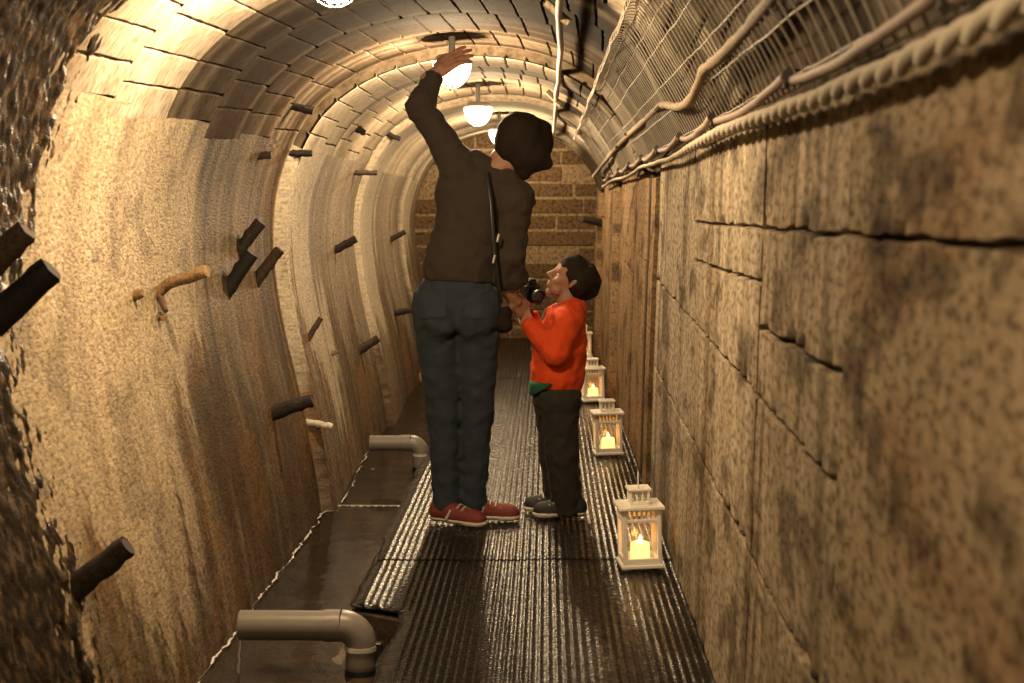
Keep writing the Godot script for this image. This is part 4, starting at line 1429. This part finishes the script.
func build_child() -> void:
	var Z := 5.95
	var o := at(560, 525, Z)
	o.y = 0.022
	var t := thing("person", "child in an orange jacket looking up, holding a black camera", "person", o)
	var W := func(px: float, py: float, dz := 0.0) -> Vector3: return at(px, py, Z + dz)
	var deep := Vector3(1.25, 1, 1)
	var hip_n: Vector3 = W.call(560, 405, -0.05); var hip_f: Vector3 = W.call(554, 405, 0.06)
	var knee_n: Vector3 = W.call(562, 455, -0.06); var knee_f: Vector3 = W.call(556, 455, 0.06)
	var ank_n: Vector3 = W.call(567, 508, -0.05); var ank_f: Vector3 = W.call(559, 506, 0.07)
	var sh_n: Vector3 = W.call(567, 322, -0.1); var sh_f: Vector3 = W.call(563, 320, 0.1)
	var elb_n: Vector3 = W.call(556, 353, -0.13); var elb_f: Vector3 = W.call(548, 348, 0.1)
	var wri_n: Vector3 = W.call(530, 326, -0.08); var wri_f: Vector3 = W.call(530, 318, 0.06)
	var headc: Vector3 = W.call(570, 280)
	var hb := face_basis(Vector3(-0.87, 0.48, 0.12), Vector3(0.48, 0.87, 0.0))
	var H := 0.2
	var sk := MB.new()
	var core := [[hip_n, knee_n, 0.055, 0.042], [knee_n, ank_n, 0.042, 0.03], [hip_f, knee_f, 0.055, 0.042], [knee_f, ank_f, 0.042, 0.03], [W.call(558, 395, -0.03), W.call(558, 395, 0.04), 0.075, 0.075], [W.call(558, 395), W.call(562, 345), 0.07, 0.07], [W.call(566, 325, -0.04), W.call(566, 325, 0.04), 0.045, 0.045],
		[sh_n, elb_n, 0.028, 0.026], [elb_n, wri_n, 0.026, 0.022], [sh_f, elb_f, 0.028, 0.026], [elb_f, wri_f, 0.03, 0.022], [W.call(567, 318), headc, 0.042, 0.042]]
	sk.body(core, 0.011, 0.018, o)
	sk.body(head_prims(headc, hb, H) + nose_prims(headc, hb, H) + [[W.call(567, 312), headc, 0.044, 0.044]], 0.0045, 0.01, o)
	for q in [[wri_n, W.call(523, 309, -0.05), Vector3(-0.5, 0.1, 0.85), -1.0], [wri_f, W.call(524, 303, 0.03), Vector3(-0.5, 0.1, -0.85), 1.0]]:
		var d: Vector3 = q[1] - q[0]
		sk.body(hand_prims(q[0], d, q[2], q[3], 0.66, 0.55, 0.04) + [[q[0] - d.normalized() * 0.04, q[0] + d.normalized() * 0.01, 0.021, 0.018]], 0.0032, 0.005, o)
	part("body", sk, M.skin, t)
	for s in [-1.0, 1.0]:
		var e := MB.new()
		e.lathe(headc + hb * Vector3(s * 0.15, 0.0, 0.27) * H - o, [[0.0, -0.008], [0.006, -0.005], [0.008, 0.0], [0.006, 0.005], [0.0, 0.008]], 10)
		part("eye", e, M.eye, t)
	var tr := MB.new()
	tr.body([[hip_n, knee_n, 0.074, 0.066], [knee_n, ank_n, 0.066, 0.058], [hip_f, knee_f, 0.074, 0.066], [knee_f, ank_f, 0.066, 0.058], [W.call(557, 398, -0.03), W.call(557, 398, 0.04), 0.095, 0.095]], 0.009, 0.02, o, [[W.call(560, 512), Vector3.DOWN], [W.call(558, 376), Vector3.UP]], 0.009, 420.0, nf)
	part("trousers", tr, M.trousers, t)
	var gr := MB.new()
	gr.body([[W.call(553, 386, -0.03), W.call(553, 386, 0.04), 0.097, 0.097]], 0.008, 0.02, o, [[W.call(534, 393), Vector3(0.55, -0.83, 0).normalized()], [W.call(550, 380), Vector3.UP]], 0.004, 170.0, nf)
	part("shirt_hem", gr, M.green_cloth, t)
	var ja := MB.new()
	var deepz := Vector3(1.0, 1, 0.9)
	ja.body([[W.call(557, 378, 0.0), W.call(560, 345), 0.108, 0.105, deepz], [W.call(560, 345), W.call(566, 318), 0.105, 0.075, deepz], [W.call(569, 316, -0.06), W.call(569, 316, 0.06), 0.06, 0.06], [W.call(571, 306), W.call(567, 314), 0.058, 0.07],
		[sh_n, elb_n, 0.056, 0.05], [elb_n, wri_n, 0.05, 0.036], [sh_f, elb_f, 0.056, 0.05], [elb_f, wri_f, 0.05, 0.036]], 0.008, 0.02, o,
		[[W.call(557, 390), Vector3(0.03, -1, 0).normalized()], [W.call(563, 301), Vector3(-0.35, 0.94, 0).normalized()], [W.call(521, 320), Vector3(-0.9, 0.45, 0).normalized()]], 0.009, 420.0, nf)
	var jacket := part("jacket", ja, M.jacket, t)
	var zp := MB.new()
	zp.tube([W.call(546, 308, -0.02) - o, W.call(538, 325, -0.01) - o, W.call(531, 350, 0.0) - o], [0.004], 6)
	part("zip", zp, M.metal, jacket)
	var hr := MB.new()
	var hp := []
	for q in [[Vector3(0, 0.14, -0.14), Vector3(0, 0.18, 0.0), 0.375, 0.335], [Vector3(0, -0.1, -0.24), Vector3(0, 0.08, -0.2), 0.27, 0.33], [Vector3(-0.18, 0.1, -0.12), Vector3(-0.23, -0.02, -0.16), 0.22, 0.15], [Vector3(0.18, 0.1, -0.12), Vector3(0.23, -0.02, -0.16), 0.22, 0.15], [Vector3(-0.12, 0.4, 0.06), Vector3(-0.14, 0.36, 0.15), 0.1, 0.05], [Vector3(0.12, 0.4, 0.06), Vector3(0.14, 0.36, 0.15), 0.1, 0.05]]:
		hp.append([headc + hb * q[0] * H, headc + hb * q[1] * H, q[2] * H, q[3] * H])
	hp.append([W.call(588, 286), W.call(592, 293), 0.04, 0.025])
	hr.body(hp, 0.006, 0.03, o, [], 0.008, 300.0, nf)
	part("hair", hr, M.hair, t)
	var a1 := ank_n
	a1.y = 0.026
	build_shoe(t, o, a1 + Vector3(0.045, 0, 0.0), Vector3(-1, 0, 0.05), 0.185, M.navy, M.sole)
	var a2 := ank_f
	a2.y = 0.026
	build_shoe(t, o, a2 + Vector3(0.03, 0, 0.0), Vector3(-1, 0, 0.05), 0.175, M.navy, M.sole)
	# the camera between the two people
	var c: Vector3 = W.call(530, 292, -0.01)
	var cam := thing("photo_camera", "black photo camera held between the standing person and the child", "camera", c)
	var b := Basis(Vector3.UP, 0.5) * Basis(Vector3.RIGHT, 0.2)
	var m := MB.new()
	m.box(Vector3.ZERO, Vector3(0.075, 0.075, 0.055), b, 0.01)
	m.box(b * Vector3(-0.028, 0, 0.022), Vector3(0.02, 0.07, 0.03), b, 0.008)
	part("camera_body", m, M.cam_black, cam)
	var hump := MB.new()
	hump.box(b * Vector3(0.0, 0.044, 0.0), Vector3(0.034, 0.024, 0.045), b, 0.008)
	part("viewfinder", hump, M.cam_black, cam)
	var ln := MB.new()
	ln.lathe(b * Vector3(0.006, -0.004, 0.027), [[0.0, 0.0], [0.028, 0.0], [0.028, 0.03], [0.03, 0.032], [0.03, 0.045], [0.025, 0.046], [0.023, 0.04]], 20, b * Basis(Vector3.RIGHT, PI / 2))
	var lens_ := part("lens_barrel", ln, M.cam_black, cam)
	var gl := MB.new()
	gl.lathe(b * Vector3(0.006, -0.004, 0.027), [[0.023, 0.038], [0.012, 0.042], [0.0, 0.043]], 20, b * Basis(Vector3.RIGHT, PI / 2))
	part("front_glass", gl, M.lens, lens_)
	var dial := MB.new()
	dial.lathe(b * Vector3(0.024, 0.036, 0.0), [[0.0, 0.0], [0.009, 0.0], [0.009, 0.008], [0.0, 0.008]], 14, b)
	part("dial", dial, M.metal, cam)

# ------------------------------------------------------------------ everything
func _ready() -> void:
	rng.seed = 7
	nz.seed = 3
	nz.frequency = 0.01
	nz.fractal_octaves = 4
	nf.seed = 9
	nf.frequency = 0.04
	nf.fractal_octaves = 2
	# camera: the tunnel's vanishing point lies at pixel (546, 210)
	cam_basis = Basis.looking_at(Vector3(-34.0 / F, -131.5 / F, -1.0).normalized(), Vector3.UP)
	var cam := Camera3D.new()
	cam.name = "camera"
	var ca := CameraAttributesPhysical.new()
	ca.frustum_focal_length = 52.7
	ca.frustum_focus_distance = 5.9
	ca.exposure_aperture = 5.6
	cam.attributes = ca
	add_child(cam)
	cam.fov = rad_to_deg(2.0 * atan(341.5 / F))
	cam.transform = Transform3D(cam_basis, eye)
	cam.near = 0.05
	cam.far = 60.0
	cam.current = true
	var we := WorldEnvironment.new()
	we.name = "environment"
	var env := Environment.new()
	env.background_mode = Environment.BG_COLOR
	env.background_color = Color.BLACK
	env.tonemap_mode = Environment.TONE_MAPPER_LINEAR
	env.tonemap_exposure = 1.0
	env.sdfgi_enabled = true
	env.ssao_enabled = true
	env.ssil_enabled = true
	we.environment = env
	add_child(we)
	make_profile()
	make_materials()
	# lamps of the tunnel, 2.8 m apart
	build_lamp(Vector3(-0.5, 1.82, -0.7), 1.9, "ceiling lamp behind the camera's position")
	build_lamp(at(335, -16, 4.0), 3.3, "ceiling lamp nearest in front of the camera, above the picture")
	build_lamp(at(452, 74, 6.5), 2.9, "ceiling lamp just below the raised hand")
	build_lamp(at(478, 116, 8.95), 2.8, "bright ceiling lamp beside the standing person's head")
	build_lamp(Vector3(-0.36, 1.8, -11.6), 2.4, "far ceiling lamp behind the standing person's head")
	build_lamp(Vector3(-0.36, 1.8, -13.6), 0.9, "last ceiling lamp, close to the end wall behind the neck")
	build_setting()
	build_mats()
	build_water()
	build_pipe(4.45, Vector2(240, 625), -0.56, 0.045, "near grey plastic drain pipe with an elbow at the mat's edge")
	build_pipe(7.85, Vector2(370, 443), -0.66, 0.041, "grey plastic drain pipe behind the jeans, second along the channel")
	build_pipe(10.9, Vector2(420, 378), -0.66, 0.041, "far drain pipe end just left of the knee")
	build_stubs()
	build_mesh_and_lines()
	build_ceiling_cable()
	build_lantern(640, 570, 5.08, 0.1, 0.03, 0.0, PI / 2 - 0.15, "white lantern nearest the camera, standing alone by the right wall", "glowing candle in the nearest lantern")
	build_lantern(608, 456, 7.45, 0.08, 0.03, 1.4, 0.0, "white lantern second from the camera, lid overlapping the next one", "glowing candle in the second lantern")
	build_lantern(593, 402, 9.55, 0.1, 0.03, -0.6, 1.2, "white lantern third from the camera, its wire handle standing up", "glowing candle in the third lantern")
	build_lantern(583, 358, 12.3, 0.05, 0.02, 1.2, 0.0, "farthest white lantern, half hidden behind the child's jacket", "glowing candle in the farthest lantern")
	build_woman()
	build_child()
